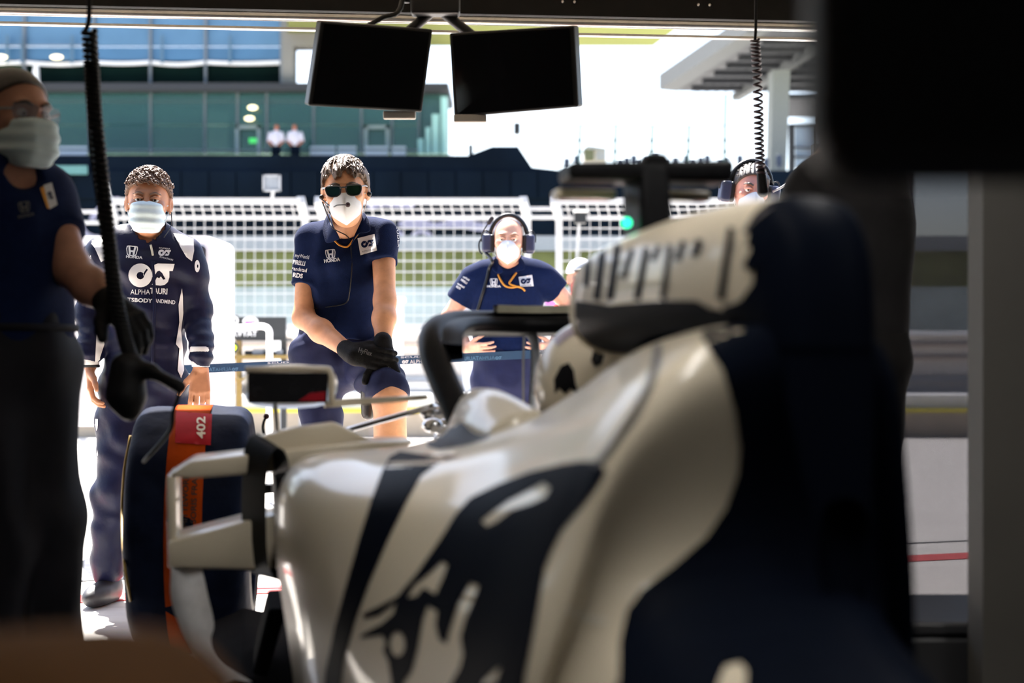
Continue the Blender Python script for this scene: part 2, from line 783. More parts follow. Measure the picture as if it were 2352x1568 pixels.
# ================================================================== the garage
M_floor = mat('garage_floor', (0.05, 0.05, 0.055), 0.28, var=0.2, scale=3, bump=0.05, coat=0.2)
M_conc = mat('pit_concrete', (0.62, 0.59, 0.55), 0.85, var=0.10, scale=6, bump=0.2, stretch=(0.25, 3.0, 1))
M_ceil = mat('ceiling_paint', (0.30, 0.27, 0.21), 0.8, var=0.05)
M_dark = mat('dark_panel', (0.02, 0.02, 0.022), 0.45, var=0.15, scale=8)
M_wall = mat('garage_wall', (0.055, 0.05, 0.043), 0.7, var=0.1, scale=5)
M_steel = mat('brushed_steel', (0.62, 0.60, 0.57), 0.3, metal=0.9, var=0.08, scale=40)
M_red = mat('red_line_paint', (0.55, 0.05, 0.05), 0.6, var=0.1)
M_white = mat('white_metal', (0.82, 0.82, 0.82), 0.4, var=0.03, scale=12)
M_black = mat('black_plastic', (0.006, 0.006, 0.007), 0.4, var=0.3)
M_rubber = mat('black_rubber', (0.006, 0.006, 0.007), 0.55, var=0.3, spec=.2)


def fy(x):       # the garage threshold runs a little askew to the picture plane
    return 4.45 + 0.25 * x


struct('floor', extrude([(-3.2, -1.6, -0.06), (3.2, -1.6, -0.06), (3.2, fy(3.2), -0.06), (-3.2, fy(-3.2), -0.06)], (0, 0, 0.06)),
       M_floor, 'dark polished garage floor')
struct('pit_lane', extrude([(-3.2, fy(-3.2), -0.06), (3.2, fy(3.2), -0.06), (45, 8, -0.06), (45, 60, -0.06), (-45, 60, -0.06), (-45, 4, -0.06)],
                           (0, 0, 0.058)), M_conc, 'sunlit pale concrete of the pit lane')
tag(obj('painted_line', extrude([(-9, 3.39, -0.002), (9, 8.83, -0.002), (9, 9.01, -0.002), (-9, 3.57, -0.002)], (0, 0, 0.004)), M_red),
    'red line painted across the pit lane concrete at the garage', 'line')
tag(obj('drain_line', extrude([(-9, 3.95, -0.002), (9, 9.39, -0.002), (9, 9.42, -0.002), (-9, 3.98, -0.002)], (0, 0, 0.003)), M_dark),
    'thin dark joint line across the concrete beyond the red line', 'line')
struct('ceiling', extrude([(-3.2, -1.6, 2.24), (3.2, -1.6, 2.24), (3.2, 5.36, 2.24), (-3.2, 4.80, 2.24)], (0, 0, .1)), M_ceil)
struct('wall_left', box(-2.75, -2.65, -1.6, 4.6, 0, 2.23), M_wall)
struct('wall_back', box(-2.75, 3.1, -1.7, -1.6, 0, 2.23), M_wall)
struct('wall_right', box(3.1, 3.2, -1.6, 5.6, 0, 2.23), M_wall)
struct('wall_divider', box(1.0, 3.1, 3.02, 3.12, 0, 2.23), M_wall)
# header beam over the opening: dark box, round steel tube below, thin lower edge, bolt pairs
bx0, bx1 = np.array((-3.1, 4.64, 0)), np.array((3.1, 5.20, 0))


def bl(t, z, off=0.0):
    p = bx0 + (bx1 - bx0) * t
    return np.array((p[0], p[1] + off, z))


beam = struct('trim_1', bar(bl(0, 2.195, .05), bl(1, 2.195, .05), 0.12, 0.085), mat('beam_paint', (0.014, 0.013, 0.012), 0.7, spec=.2))
beam['label'] = 'dark header beam with a steel tube over the garage opening'
obj('steel_tube', tube([bl(0, 2.131, .0), bl(1, 2.131, .0)], 0.016, 12), M_steel, beam, True)
obj('lower_edge', bar(bl(0, 2.093, .02), bl(1, 2.093, .02), 0.03, 0.008), M_steel, beam)
for px in (345, 390, 450, 690, 725, 980, 1252, 1275, 1515, 1537, 1770, 1792):
    t = (px + 560) / 3430.0
    p = bl(t, 2.20, -0.012)
    obj('bolt', sphere(p, 0.006, 8, 5), M_steel, beam)
# tinted side screen at the right of the opening
win = struct('window_1', pbox(1875, 330, 2420, 1380, 4.55, 0.012), glassmat('tinted_screen', (0.10, 0.10, 0.12), 0.36, 0.25))
win['label'] = 'tall grey tinted screen at the right side of the garage opening'
obj('window_frame', pbox(1868, 330, 1880, 1380, 4.53, 0.04), M_dark, win)
obj('window_frame', pbox(1868, 1372, 2420, 1512, 4.53, 0.04), M_dark, win)
# black panel hanging from the ceiling close to the lens
tag(obj('hanging_baffle', bevel((box(0.178, 0.75, 0.82, 0.90, 1.10, 2.24)), 0.03, 3), M_dark, smooth=True),
    'black baffle hanging close in the upper right corner, far out of focus', 'baffle')
tc_ = root('added_dark_case', (.97, 3.3, 0), 'added low black case hiding the sunlit floor at the lower right', 'case')  # invented case, keeps this corner black over the sunlit floor
obj('body', box(.78, 1.16, 3.16, 3.52, .02, .36, .012), M_dark, tc_)
obj('lid', box(.775, 1.165, 3.155, 3.525, .362, .392, .008), M_dark, tc_)
for xx in (.81, 1.13):
    obj('caster', tube([(xx - .012, 3.25, .02), (xx + .012, 3.25, .02)], .02, 12), M_rubber, tc_, True)
# ceiling lamps of the garage (above and behind the camera)
M_lamp = mat('lamp_diffuser', (0.9, 0.9, 0.9), 0.5, emit=(1.0, 0.97, 0.92), estr=16.5)
lampdefs = [(-0.05, 1.45, 'above the near sidepod'), (0.75, 2.3, 'above the airbox'), (1.6, 0.9, 'on the right side')]
lamp0 = None
for i, (x, y, where) in enumerate(lampdefs):
    r_ = root('ceiling_lamp', (x, y, 2.17), 'long white ceiling lamp of the garage, the one ' + where, 'lamp', 'garage ceiling lamps')
    obj('housing', box(x - .09, x + .09, y - .62, y + .62, 2.20, 2.23), M_white, r_)
    for sx in (-1, 1):
        obj('added_side_louvre', box(x + sx * .085 - .004, x + sx * .085 + .004, y - .62, y + .62, 2.10, 2.21), M_dark, r_)  # skirts added to stop lamp light spilling onto the left mechanic
    for sy in (-1, 1):
        obj('added_end_louvre', box(x - .085, x + .085, y + sy * .615 - .004, y + sy * .615 + .004, 2.10, 2.21), M_dark, r_)  # added as well, to cut the light off lengthwise
    obj('diffuser', box(x - .075, x + .075, y - .6, y + .6, 2.185, 2.20), M_lamp, r_)

# ================================================================== the pit wall
M_beige = mat('beige_concrete', (0.40, 0.33, 0.25), 0.85, var=0.12, scale=4, bump=0.2)
M_pale = mat('pale_wall_paint', (0.62, 0.57, 0.52), 0.7, var=0.08, scale=2)
M_yellow = mat('yellow_paint', (0.75, 0.62, 0.06), 0.6)
M_tan = mat('tan_board', (0.42, 0.33, 0.27), 0.7)
M_fence = mat('white_fence_paint', (0.42, 0.42, 0.43), 0.45, var=0.05)
M_grey = mat('grey_paint', (0.32, 0.33, 0.35), 0.6)
pw = struct('pit_wall', box(-22, 26, 16.0, 16.6, 0, 0.29), M_beige, 'low beige concrete pit wall with a yellow edge')
obj('yellow_edge', box(-22, 26, 15.985, 16.3, 0.28, 0.325), M_yellow, pw)
obj('ledge', box(-22, 26, 16.1, 17.5, 0.325, 0.47), M_white, pw)
obj('upper_wall', box(-22, 26, 17.4, 17.7, 0.47, 1.2), M_pale, pw)
for z0, z1, mm in ((0.60, 0.66, M_grey), (0.86, 0.90, M_tan), (1.02, 1.06, M_tan), (1.16, 1.22, M_white)):
    obj('wall_rail', box(-22, 26, 17.33, 17.4, z0, z1), mm, pw)
k = 0
for xx in np.arange(-20, 25, 2.3):
    obj('wall_joint', box(xx, xx + .05, 15.99, 16.02, 0, 0.28), M_tan, pw)
    obj('wall_post', box(xx + 1, xx + 1.12, 17.3, 17.4, 0.47, 1.2), M_white, pw)


def fence_panel(x0, x1, label):
    d0, d1 = 16.9, 16.55
    r_ = root('mesh_fence', at((x0 + x1) / 2, 750, d0), label, 'fence', 'white mesh panels along the pit wall')
    ps = 10
    fr = [bar(at(x0, 462, d1), at(x1, 462, d1), .06, .075), bar(at(x0 + 8, 500, d0), at(x1 + 8, 500, d0), .05, .05),
          bar(at(x0 + 10, 750, d0), at(x1 + 10, 750, d0), .06, .07)]
    obj('top_bar', fr[0], M_fence, r_)
    obj('middle_bar', fr[1], M_fence, r_)
    obj('bottom_bar', fr[2], M_fence, r_)
    for x in (x0, x1):
        obj('post', bar(at(x + 9, 760, d0), at(x + 9, 500, d0), .08), M_fence, r_)
        obj('post', bar(at(x + 9, 500, d0), at(x - 2, 458, d1), .09), M_fence, r_)
    w = []
    for x in np.arange(x0 + 25, x1, 23):
        w.append(bar(at(x + 9, 750, d0), at(x + 9, 500, d0), .009))
        w.append(bar(at(x + 9, 500, d0), at(x, 462, d1), .011))
    for y in np.arange(524, 745, 25):
        w.append(bar(at(x0 + 9, y, d0), at(x1 + 9, y, d0), .014))
    w.append(bar(at(x0 + 4, 481, 16.7), at(x1 + 4, 481, 16.7), .016))
    tag(obj('wire_mesh', join(*w), M_fence, r_), kind='stuff')
    return r_


fence_panel(-390, 150, 'white mesh fence panel at the far left, behind the dark mechanic')
fence_panel(252, 692, 'white mesh fence panel behind the driver in the race suit')
fence_panel(733, 1203, 'white mesh fence panel between the leaning mechanic and the man with the ear defenders')
fence_panel(1275, 1725, 'white mesh fence panel behind the car camera pod')
for i, (x0, x1) in enumerate(((150, 252), (692, 733), (1203, 1275))):
    lab = ['pair of white rails in the fence gap left of the driver', 'pair of short white rails in the fence gap left of the leaning mechanic',
           'pair of white rails in the fence gap right of the ear defenders'][i]
    r_ = root('fence_link', at((x0 + x1) / 2, 520, 17), lab, 'rail', 'rails joining the fence panels')
    for y in (479, 499) if i else (486, 511):
        obj('rail', bar(at(x0, y, 16.8), at(x1 + 6, y, 16.8), .045), M_fence, r_)
# lamp on a stalk on the fence, antenna rod, little black box on the right panel
r_ = root('fence_lamp', at(626, 470, 16.3), 'small square grey floodlight on a stalk on the fence', 'lamp')
obj('lamp_head', pbox(606, 403, 641, 437, 16.3, 0.1, 0.015), mat('lamp_grey', (0.22, 0.24, 0.27), 0.5), r_)
obj('bezel', join(pbox(604, 401, 643, 405, 16.28, .04), pbox(604, 435, 643, 439, 16.28, .04), pbox(603, 401, 607, 439, 16.28, .04), pbox(640, 401, 644, 439, 16.28, .04)), M_grey, r_)
obj('stalk', tube([at(628, 437, 16.33), at(626, 448, 16.4), at(626, 462, 16.55)], 0.02, 6, 3), M_grey, r_)
tag(obj('antenna_rod', tube([at(256, 462, 16.55), at(246, 420, 16.5)], 0.012, 6), M_fence), 'thin pale antenna rod beside the black hose', 'antenna')
r_ = root('intercom_box', at(1333, 515, 15.9), 'small black box fixed on the mesh fence right of the gap', 'box')
obj('case', pbox(1320, 485, 1347, 512, 16.72, .16, .01), M_black, r_)
obj('cap', pbox(1318, 481, 1349, 487, 16.70, .18, .005), M_white, r_)
obj('cable', tube([at(1330, 512, 16.8), at(1326, 560, 16.85), at(1324, 610, 16.86)], .015, 6, 3), M_fence, r_)

# ---- beyond the fence: track bank, dark stand hoarding
M_navyboard = mat('navy_hoarding', (0.0035, 0.008, 0.018), 0.9, var=0.3, scale=0.6, spec=.08)
M_print = mat('lilac_print', (0.38, 0.36, 0.58), 0.6)
M_grass = mat('dry_grass', (0.21, 0.20, 0.05), 0.9, var=0.3, scale=2, bump=0.3)
bank = struct('track_bank', extrude([(-40, 26, 0), (40, 26, 0), (40, 27.5, 3.02), (-40, 27.5, 3.02)][::-1] if False else
                                    [(-40, 26, -.05), (-40, 30, -.05), (-40, 30, 3.0), (-40, 28.5, 3.0)], (80, 0, 0)), M_grass,
              'dry yellow-green grass bank beyond the fence')
obj('guard_rail', box(-40, 40, 25.4, 25.5, 0.0, 2.1), mat('track_grey', (0.24, 0.30, 0.31), 0.7, var=0.25, scale=1.2), bank)
obj('kerb_wall', box(-40, 40, 28.4, 28.6, 2.95, 3.25), M_grey, bank)
hb = struct('stand_wall', ppoly([(-700, 357), (1075, 357), (1130, 336), (1190, 336), (1222, 384), (1330, 396), (2100, 388), (2100, 585), (-700, 585)], 33, 0.6),
            M_navyboard, 'dark navy hoarding of the stand behind the fence')
for i, x in enumerate(range(40, 1300, 63)):
    obj('hoarding_panel', pbox(x, 392, x + 60, 455, 32.93, .07), M_navyboard, hb)
hbv = BVHTree.FromPolygons([tuple(at(x, y, 32.9)) for x, y in ((-500, 300), (1900, 300), (1900, 620), (-500, 620))], [(0, 1, 2, 3)])
# pale brush-script print on the hoarding, cut off and blurred
for pts in ([(205, 500), (230, 470), (270, 455), (300, 462), (296, 470), (262, 468), (232, 484), (218, 505)],
            [(188, 512), (205, 535), (240, 540), (290, 528), (290, 536), (240, 552), (200, 545), (180, 516)],
            [(256, 458), (270, 452), (285, 460), (280, 466), (262, 466)],
            [(845, 462), (900, 456), (950, 468), (940, 478), (880, 474), (850, 480)],
            [(920, 508), (960, 498), (1000, 512), (1060, 500), (1110, 512), (1180, 505), (1190, 520), (1120, 532), (1040, 522), (960, 526), (918, 520)],
            ):
    decal('printed_stroke', [pts], hbv, M_print, hb, 14, .03, smooth=3)
for cx in (905, 968):
    decal('printed_stroke', [circ(cx, 541, 24, 13), circ(cx, 541, 12, 5)], hbv, M_print, hb, 10, .03)

# ================================================================== glass pavilion at the left
B = 50.0
pav = root('glass_pavilion', at(400, 590, B), 'long glass pavilion with teal windows over the dark hoarding', 'building')
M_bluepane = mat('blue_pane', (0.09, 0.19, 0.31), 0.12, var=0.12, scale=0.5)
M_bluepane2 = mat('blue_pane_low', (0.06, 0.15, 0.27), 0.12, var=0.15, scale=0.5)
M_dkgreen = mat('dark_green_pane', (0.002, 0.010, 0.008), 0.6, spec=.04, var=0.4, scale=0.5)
M_teal = glassmat('teal_pane', (0.04, 0.14, 0.135), 0.45, 0.08)
M_mull = mat('mullion_grey', (0.16, 0.18, 0.20), 0.5)
M_stone = mat('pavilion_stone', (0.22, 0.215, 0.20), 0.8, var=0.08, scale=0.4)
M_int = mat('pavilion_interior', (0.13, 0.22, 0.18), 0.8, var=0.4, scale=0.35)
M_aqua = mat('aqua_glass', (0.35, 0.62, 0.58), 0.2, var=0.1, scale=0.3)
M_soffit = mat('slab_grey', (0.05, 0.053, 0.06), 0.8, spec=.1)
xs = [-420, -250, -80, 55, 215, 345, 472, 646]
for i in range(len(xs) - 1):
    a, b = xs[i] + 2, xs[i + 1] - 2
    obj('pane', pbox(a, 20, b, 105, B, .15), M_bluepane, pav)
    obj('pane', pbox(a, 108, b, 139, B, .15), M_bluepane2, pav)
    dr = extrude([at(x, 139 + 5 * math.sin(k / 6 * math.pi) * (1 if i % 2 else .5), B - .1) for k, x in enumerate(np.linspace(a, b, 7))] +
                 [at(x, 147 + 5 * math.sin(k / 6 * math.pi) * (1 if i % 2 else .5), B - .1) for k, x in enumerate(np.linspace(a, b, 7))][::-1], (0, .1, 0))
    obj('blind_edge', dr, M_white, pav)
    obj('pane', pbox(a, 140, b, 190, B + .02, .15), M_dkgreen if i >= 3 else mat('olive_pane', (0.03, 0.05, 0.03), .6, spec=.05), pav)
    obj('mullion', pbox(xs[i + 1] - 3, 20, xs[i + 1] + 2, 192, B - .15, .2), M_mull, pav)
for x in (372, 528, 16, 50, 165):
    obj('rail_post', pbox(x - 3, 80, x + 3, 145, B - .3, .05), mat('blue_grey', (0.08, 0.15, 0.22), .4), pav)
obj('handrail', pbox(-420, 103, 200, 106, B - .3, .06), M_mull, pav)
obj('wall_pier', join(pbox(648, 20, 674, 193, B - .2, .8), pbox(674, 20, 745, 106, B - .2, .8)), M_stone, pav)
obj('floor_slab', pbox(-420, 190, 1030, 206, B - .6, 4), M_soffit, pav)
xs2 = [-420, -240, -60, 100, 205, 345, 470, 545, 612, 720, 830, 900, 962]
for i in range(len(xs2) - 1):
    for (y0, y1) in ((206, 232), (234, 286), (288, 352)):
        obj('pane', pbox(xs2[i] + 1.5, y0, xs2[i + 1] - 1.5, y1, B, .08), M_teal, pav)
    obj('mullion', pbox(xs2[i + 1] - 2, 206, xs2[i + 1] + 2, 353, B - .06, .15), M_mull, pav)
obj('interior_wall', pbox(-420, 200, 1010, 360, B + 3.0, .2), M_int, pav)
for (a, b, c, d_) in ((250, 262, 350, 340), (235, 240, 330, 255), (600, 320, 650, 352), (470, 255, 520, 350)):
    obj('interior_screen', pbox(a, b, c, d_, B + 2.4, .2), mat('interior_dark', (0.02, 0.07, 0.09), .4) if a < 400 else mat('interior_pale', (0.35, 0.5, 0.4), .6), pav)
M_glow = mat('lamp_glow', (1, 0.9, 0.6), .5, emit=(1.0, 0.82, 0.45), estr=2.2)
for (x, y) in ((580, 247), (573, 272)):
    obj('ceiling_light', sphere(at(x, y, B - .35), (.17, .05, .08), 12, 8), M_glow, pav)
for (x, y) in ((130, 131), (2, 131)):
    obj('ceiling_light', sphere(at(x, y, B - .35), (.22, .05, .08), 12, 8), M_glow, pav)
M_door = mat('door_grey', (0.30, 0.36, 0.36), .5)
for x0 in (540, 836):
    x1 = x0 + 58
    obj('door_frame', join(pbox(x0, 288, x0 + 8, 353, B - .2, .1), pbox(x1 - 8, 288, x1, 353, B - .2, .1), pbox(x0, 288, x1, 295, B - .2, .1)), M_door, pav)
obj('exit_sign', pbox(572, 317, 592, 328, B - .12, .05), mat('sign_green', (0.05, 0.5, 0.1), .5, emit=(0.1, 0.9, 0.2), estr=.4), pav)
for (x, w_, y0) in ((966, 13, 318), (983, 11, 292), (1000, 16, 262), (1019, 13, 222)):
    obj('end_fin', pbox(x - w_ / 2, y0, x + w_ / 2, 352, B - .5, .7), M_aqua, pav)
obj('end_wall', pbox(962, 206, 1030, 353, B + .3, .4), mat('end_teal', (.05, .14, .13), .3), pav)
for (a, b) in ((90, 200), (712, 770), (775, 818), (838, 890), (900, 932)):  # white boards stand in for bright reflections in the glazing
    obj('painted_reflection', pbox(a, 336, b, 341, B - .9, .1), M_white, pav)
    obj('painted_reflection', pbox(a, 347, b, 357, B - .9, .1), M_white, pav)
obj('balcony_rail', pbox(-420, 343, 962, 346, B - 1.4, .08), M_mull, pav)
obj('balcony', pbox(-420, 356, 1040, 372, B - 2.2, 2.0), M_navyboard, pav)
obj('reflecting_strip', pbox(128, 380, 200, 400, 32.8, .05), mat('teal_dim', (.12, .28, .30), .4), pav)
obj('leaning_pylon', extrude([at(70, 190, B - 1), at(78, 150, B - 1), at(85, 150, B - 1), at(87, 190, B - 1)], (0, .2, 0)), M_white, pav)
# pale canopy that juts out above the sky gap
can = root('canopy_roof', at(1150, 590, 48), 'flat pale yellow-green canopy roof over the pavilion terrace', 'roof')
zc = at(0, 106, 52)[2]
soff = [at(660, 106, 52), at(1500, 106, 52), at(1560, 62, 52 * 694 / 738), at(1560, 20, 52 * 694 / 780), at(660, 20, 52 * 694 / 780)]
obj('soffit', extrude(soff, (0, 0, .5)), mat('canopy_soffit', (0.20, 0.22, 0.08), .9, var=.06, scale=.3, spec=.1), can)
obj('canopy_column', pbox(668, 106, 674, 195, 51, .4), M_stone, can)

# two people far off on the balcony
def small_person(px, label, flip):
    d = B - 1.8
    s = FPX / d
    p0 = at(px, 372, d)
    r_ = root('person', (p0[0], d, p0[2] + .02), label, 'person', 'people on the far balcony')

    def q(x, z, y=0):
        return np.array((p0[0] + x * flip, d + y, p0[2] + z))
    shirt = U([spine([(q(0, .62), .17, .11), (q(.0, .85), .19, .12), (q(.02, 1.0), .13, .09)]), rc(q(-.2, .97), q(-.26, .72), .06, .05), rc(q(.2, .97), q(.25, .72), .06, .05)], .04)
    obj('shirt', sdf(shirt, [q(-.4, .5, -.2), q(.4, 1.1, .2)], .05, .025), mat('far_white_shirt', (.55, .53, .62), .8), r_, True)
    skin = U([ell(q(.02, 1.17), (.075, .09, .115)), rc(q(.02, 1.0), q(.02, 1.1), .05, .05), rc(q(-.26, .72), q(-.12, .56, -.1), .045, .035), rc(q(.25, .72), q(.12, .56, -.1), .045, .035)], .02)
    obj('body', sdf(skin, [q(-.4, .5, -.2), q(.4, 1.35, .2)], .05, .02), mat('far_skin', (.35, .12, .07), .6), r_, True)
    leg = U([rc(q(-.08, .6), q(-.09, .05), .1, .06), rc(q(.08, .6), q(.09, .05), .1, .06)], .03)
    obj('trousers', sdf(leg, [q(-.3, 0, -.15), q(.3, .7, .15)], .05, .03), M_navyboard, r_, True)
    obj('hair', sphere(q(.02, 1.21, .02), (.08, .09, .09), 10, 8), mat('far_hair', (.05, .03, .02), .7), r_, True)


small_person(634, 'far person in a white shirt on the balcony, the left of two', 1)
small_person(678, 'far person in a white shirt on the balcony, the right of two', -1)

# ================================================================== grandstand at the right
gs = root('grandstand_roof', at(1790, 480, 36), 'grey ribbed grandstand roof on a pale column at the right', 'roof')
zr = 8.6


def rz(px, py):
    d = (zr - 1) * FPX / (HOR - py)
    return at(px, py, d)


M_rib = mat('roof_underside', (0.02, 0.023, 0.03), .6, var=.2, scale=.8)
M_fascia = mat('roof_fascia', (0.12, 0.127, 0.132), .8, spec=.1)
obj('roof_plate', extrude([rz(1556, 209), rz(1768, 70), rz(2250, 70), rz(2100, 213)], (0, 0, .5)), M_rib, gs)
obj('fascia', extrude([rz(1514, 206), rz(1716, 74), rz(1768, 70), rz(1556, 210)], (0, 0, .45)), M_fascia, gs)
for y in (92, 110, 128, 146, 164, 182, 198):
    x0 = 1556 + (209 - y) * (212 / 139.)
    a, b = rz(x0 + 16, y), rz(2130, y)
    obj('rib', bar(a - (0, 0, .08), b - (0, 0, .08), .16, .12), M_soffit, gs)
    for x in np.arange(x0 + 30, 1880, 22):
        obj('rib_hole', sphere(rz(x, y + 5) - (0, 0, .06), (.11, .15, .04), 8, 5), M_fascia, gs)
obj('tie_beam', bar(rz(1690, 212) - (0, 0, .15), rz(1900, 85) - (0, 0, .15), .25, .2), M_fascia, gs)
obj('column', extrude([at(1776, 160, 36), at(1816, 160, 36), at(1806, 392, 36), at(1770, 392, 36)], (0, .7, 0)), mat('column_grey', (.22, .235, .225), .8, spec=.1), gs)
kio = root('glazed_kiosk', at(1850, 392, 37), 'blue-white glazed kiosk frame beside the grandstand column', 'kiosk')
for (a, b, c, d_) in ((1828, 290, 1876, 336), (1828, 340, 1876, 358), (1828, 362, 1876, 386), (1880, 290, 1960, 386)):
    obj('pane', pbox(a, b, c, d_, 37, .1), mat('kiosk_pane', (.42, .52, .66), .3, var=.1, scale=.4), kio)
for (a, b, c, d_) in ((1814, 288, 1826, 392), (1814, 284, 1960, 290), (1826, 336, 1960, 339), (1826, 358, 1960, 361), (1876, 288, 1880, 392)):
    obj('frame', pbox(a, b, c, d_, 36.9, .2), M_soffit, kio)
obj('roof', pbox(1812, 215, 1980, 226, 36.8, 3), M_soffit, kio)
rl = root('stand_railing', at(1500, 395, 33), 'thin dark railing posts standing along the grandstand edge', 'railing')
M_postd = mat('post_teal', (.03, .09, .09), .5)
for x, y in ((1333, 285), (1415, 286), (1499, 287), (1583, 288), (1667, 215)):
    obj('post', tube([at(x - 4, 396, 33), at(x, y, 33)], .034, 6), M_postd, rl)
    for yy in (322, 348):
        obj('joint', sphere(at(x - 2, yy, 33), .055, 8, 5), M_postd, rl)
obj('top_rail', tube([at(1333, 287, 33), at(1667, 289, 33)], .013, 6), M_postd, rl)
M_seat = mat('seat_navy', (.03, .045, .09), .5)
seats = [1204, 1302, 1325, 1425, 1440, 1456, 1470, 1487, 1507, 1528, 1552, 1577, 1592, 1610, 1625, 1655, 1668, 1700, 1712, 1760, 1790]
seat0 = None
for i, x in enumerate(seats):
    p = at(x, 391, 33.2)
    if seat0 is None:
        seat0 = root('stand_chair', p, 'small dark seat back in the row along the top of the dark hoarding', 'seat', 'seats along the hoarding top')
        obj('backrest', bevel(box(p[0] - .07, p[0] + .07, p[1], p[1] + .05, p[2] + .02, p[2] + .26), .03), M_seat, seat0)
        obj('foot', box(p[0] - .03, p[0] + .03, p[1], p[1] + .05, p[2] - .05, p[2] + .03), M_seat, seat0)
    else:
        copy_tree(seat0, None, tuple(p + np.array((0, 0, .07 * ((i * 7) % 3) - .04))))
r_ = root('stand_booth', at(1362, 396, 33), 'small olive and white booth on the stand edge', 'booth')
obj('wall', pbox(1342, 345, 1392, 396, 33, .8), M_pale, r_)
obj('window', pbox(1342, 340, 1364, 368, 32.95, .06), mat('olive', (.12, .13, .07), .6), r_)
obj('window', pbox(1370, 340, 1391, 368, 32.95, .06), M_grey, r_)
obj('roof', extrude([at(1340, 342, 32.9), at(1350, 334, 32.9), at(1392, 340, 32.9), at(1392, 344, 32.9)], (0, .9, 0)), M_grey, r_)
r_ = root('loudspeaker', at(1187, 340, 33.2), 'black loudspeaker on a thin mast against the white sky', 'speaker')
obj('cabinet', pbox(1180, 281, 1195, 307, 33.2, .2, .02), M_black, r_)
obj('mast', tube([at(1187, 306, 33.3), at(1187, 339, 33.3)], .006, 6), M_postd, r_)
tag(obj('loudspeaker', pbox(1076, 331, 1086, 358, 33.2, .2, .02), M_black), 'small black loudspeaker standing on the hoarding left of the mast', 'speaker')

# ================================================================== things in the pit lane
cab = root('white_cabinet', at(322, 930, 7.0) * (1, 1, 0), 'white rounded cabinet with a dark window behind the driver', 'cabinet')
obj('body', extrude([at(x, y, 7.0) for x, y in rrect(325, 760, 336, 440, 22)], (0, .5, 0)), M_white, cab)
obj('window', extrude([at(x, y, 6.99) for x, y in rrect(330, 640, 284, 150, 10)], (0, .01, 0)), mat('cabinet_dark', (.05, .05, .06), .3), cab)
for x, y in ((461, 571), (461, 612)):
    obj('bolt', sphere(at(x, y, 6.985), .008, 8, 6), M_steel, cab)
for x in (262, 476):
    obj('wheel', join(tube([at(x, 980, 7.15) + (-.02, 0, 0), at(x, 980, 7.15) + (.02, 0, 0)], .045, 14)), M_rubber, cab, True)
    a = at(x, 985, 7.2)
    obj('leg', box(a[0] - .03, a[0] + .03, 7.15, 7.25, .04, at(x, 965, 7.2)[2]), M_white, cab)
    obj('lower_caster', tube([(a[0] - .02, 7.2, .05), (a[0] + .02, 7.2, .05)], .05, 14), M_rubber, cab, True)
# bent white handrail
hr = tag(obj('bent_handrail', tube([at(484, 754, 9.2), at(560, 752, 9.2), at(600, 749, 9.2), at(617, 757, 9.2), at(619, 780, 9.2), at(619, 860, 9.2), at(619, 1155, 9.2)], .022, 10, 5), M_white, smooth=True),
         'bent white tube handrail in front of the pit boards', 'handrail')
# pit board stand: dark boards on an ochre frame
pb = root('pit_board_stand', at(600, 1000, 13.0) * (1, 1, 0), 'dark pit board with a flag and white letters on an ochre frame', 'pit board')
M_och = mat('ochre_frame', (.20, .13, .03), .6)
M_bd = mat('pit_board_black', (.012, .014, .016), .5)
obj('board', pbox(536, 728, 656, 777, 13.0, .05), M_bd, pb)
obj('board', pbox(498, 724, 545, 750, 12.98, .05), M_bd, pb)
obj('shelf_panel', pbox(540, 776, 656, 782, 13.0, .4), M_bd, pb)
obj('shelf_panel', pbox(536, 815, 656, 824, 13.0, .4), M_och, pb)
obj('shelf_panel', pbox(540, 868, 656, 874, 13.0, .4), M_och, pb)
for x in (549, 652):
    obj('leg', bar(at(x, 1047.5, 13.2), at(x, 775, 13.2), .05), M_och if x < 600 else M_bd, pb)
for i, (x, w_, h_) in enumerate(((570, 18, 10), (592, 26, 14), (618, 22, 8), (640, 14, 12))):
    obj('tool', pbox(x - w_ / 2, 815 - h_, x + w_ / 2, 815, 13.1, .2, .01), M_grey if i % 2 else M_bd, pb)
pbv = BVHTree.FromPolygons([tuple(at(x, y, 12.96)) for x, y in ((480, 700), (680, 700), (680, 800), (480, 800))], [(0, 1, 2, 3)])
text('lettering', 'KVYAT', 562, 765, 13, pbv, M_white, pb, width_px=56, bold=.02, off=.01)
text('lettering', 'AD', 514, 738, 18, pbv, M_white, pb, width_px=28, bold=.02, off=.01)
decal('flag_disc', [circ(528, 736, 20, 13), circ(528, 736, 15, 9)], pbv, M_white, pb, 8, .012)
decal('flag_disc', [circ(575, 738, 18, 11)], pbv, M_white, pb, 8, .012)
decal('flag_stripe', [[(562, 738), (588, 738), (588, 741), (562, 741)]], pbv, mat('flag_blue', (.1, .05, .4), .5), pb, 8, .02)
decal('flag_stripe', [[(562, 741), (588, 741), (586, 744), (564, 744)]], pbv, mat('flag_red', (.5, .02, .12), .5), pb, 8, .02)
# four-lobed yellow-green signal
sg = root('signal_lamp', at(531, 830, 12.6) * (1, 1, 0), 'yellow-green four-lobed signal light on a black disc', 'signal')
obj('backing_disc', extrude([at(x, y, 12.6) for x, y in circ(531, 798, 15, 15, 20)], (0, .05, 0)), M_bd, sg)
for dx, dy in ((-6, 0), (6, 0), (0, -6), (0, 6)):
    obj('light_lobe', sphere(at(531 + dx, 798 + dy, 12.58), .022, 10, 8), mat('signal_glow', (.6, .9, .0), .4, emit=(.62, .95, 0.0), estr=1.2), sg)
obj('pole', bar(at(531, 812, 12.65), at(531, 1058, 12.65), .04), M_bd, sg)
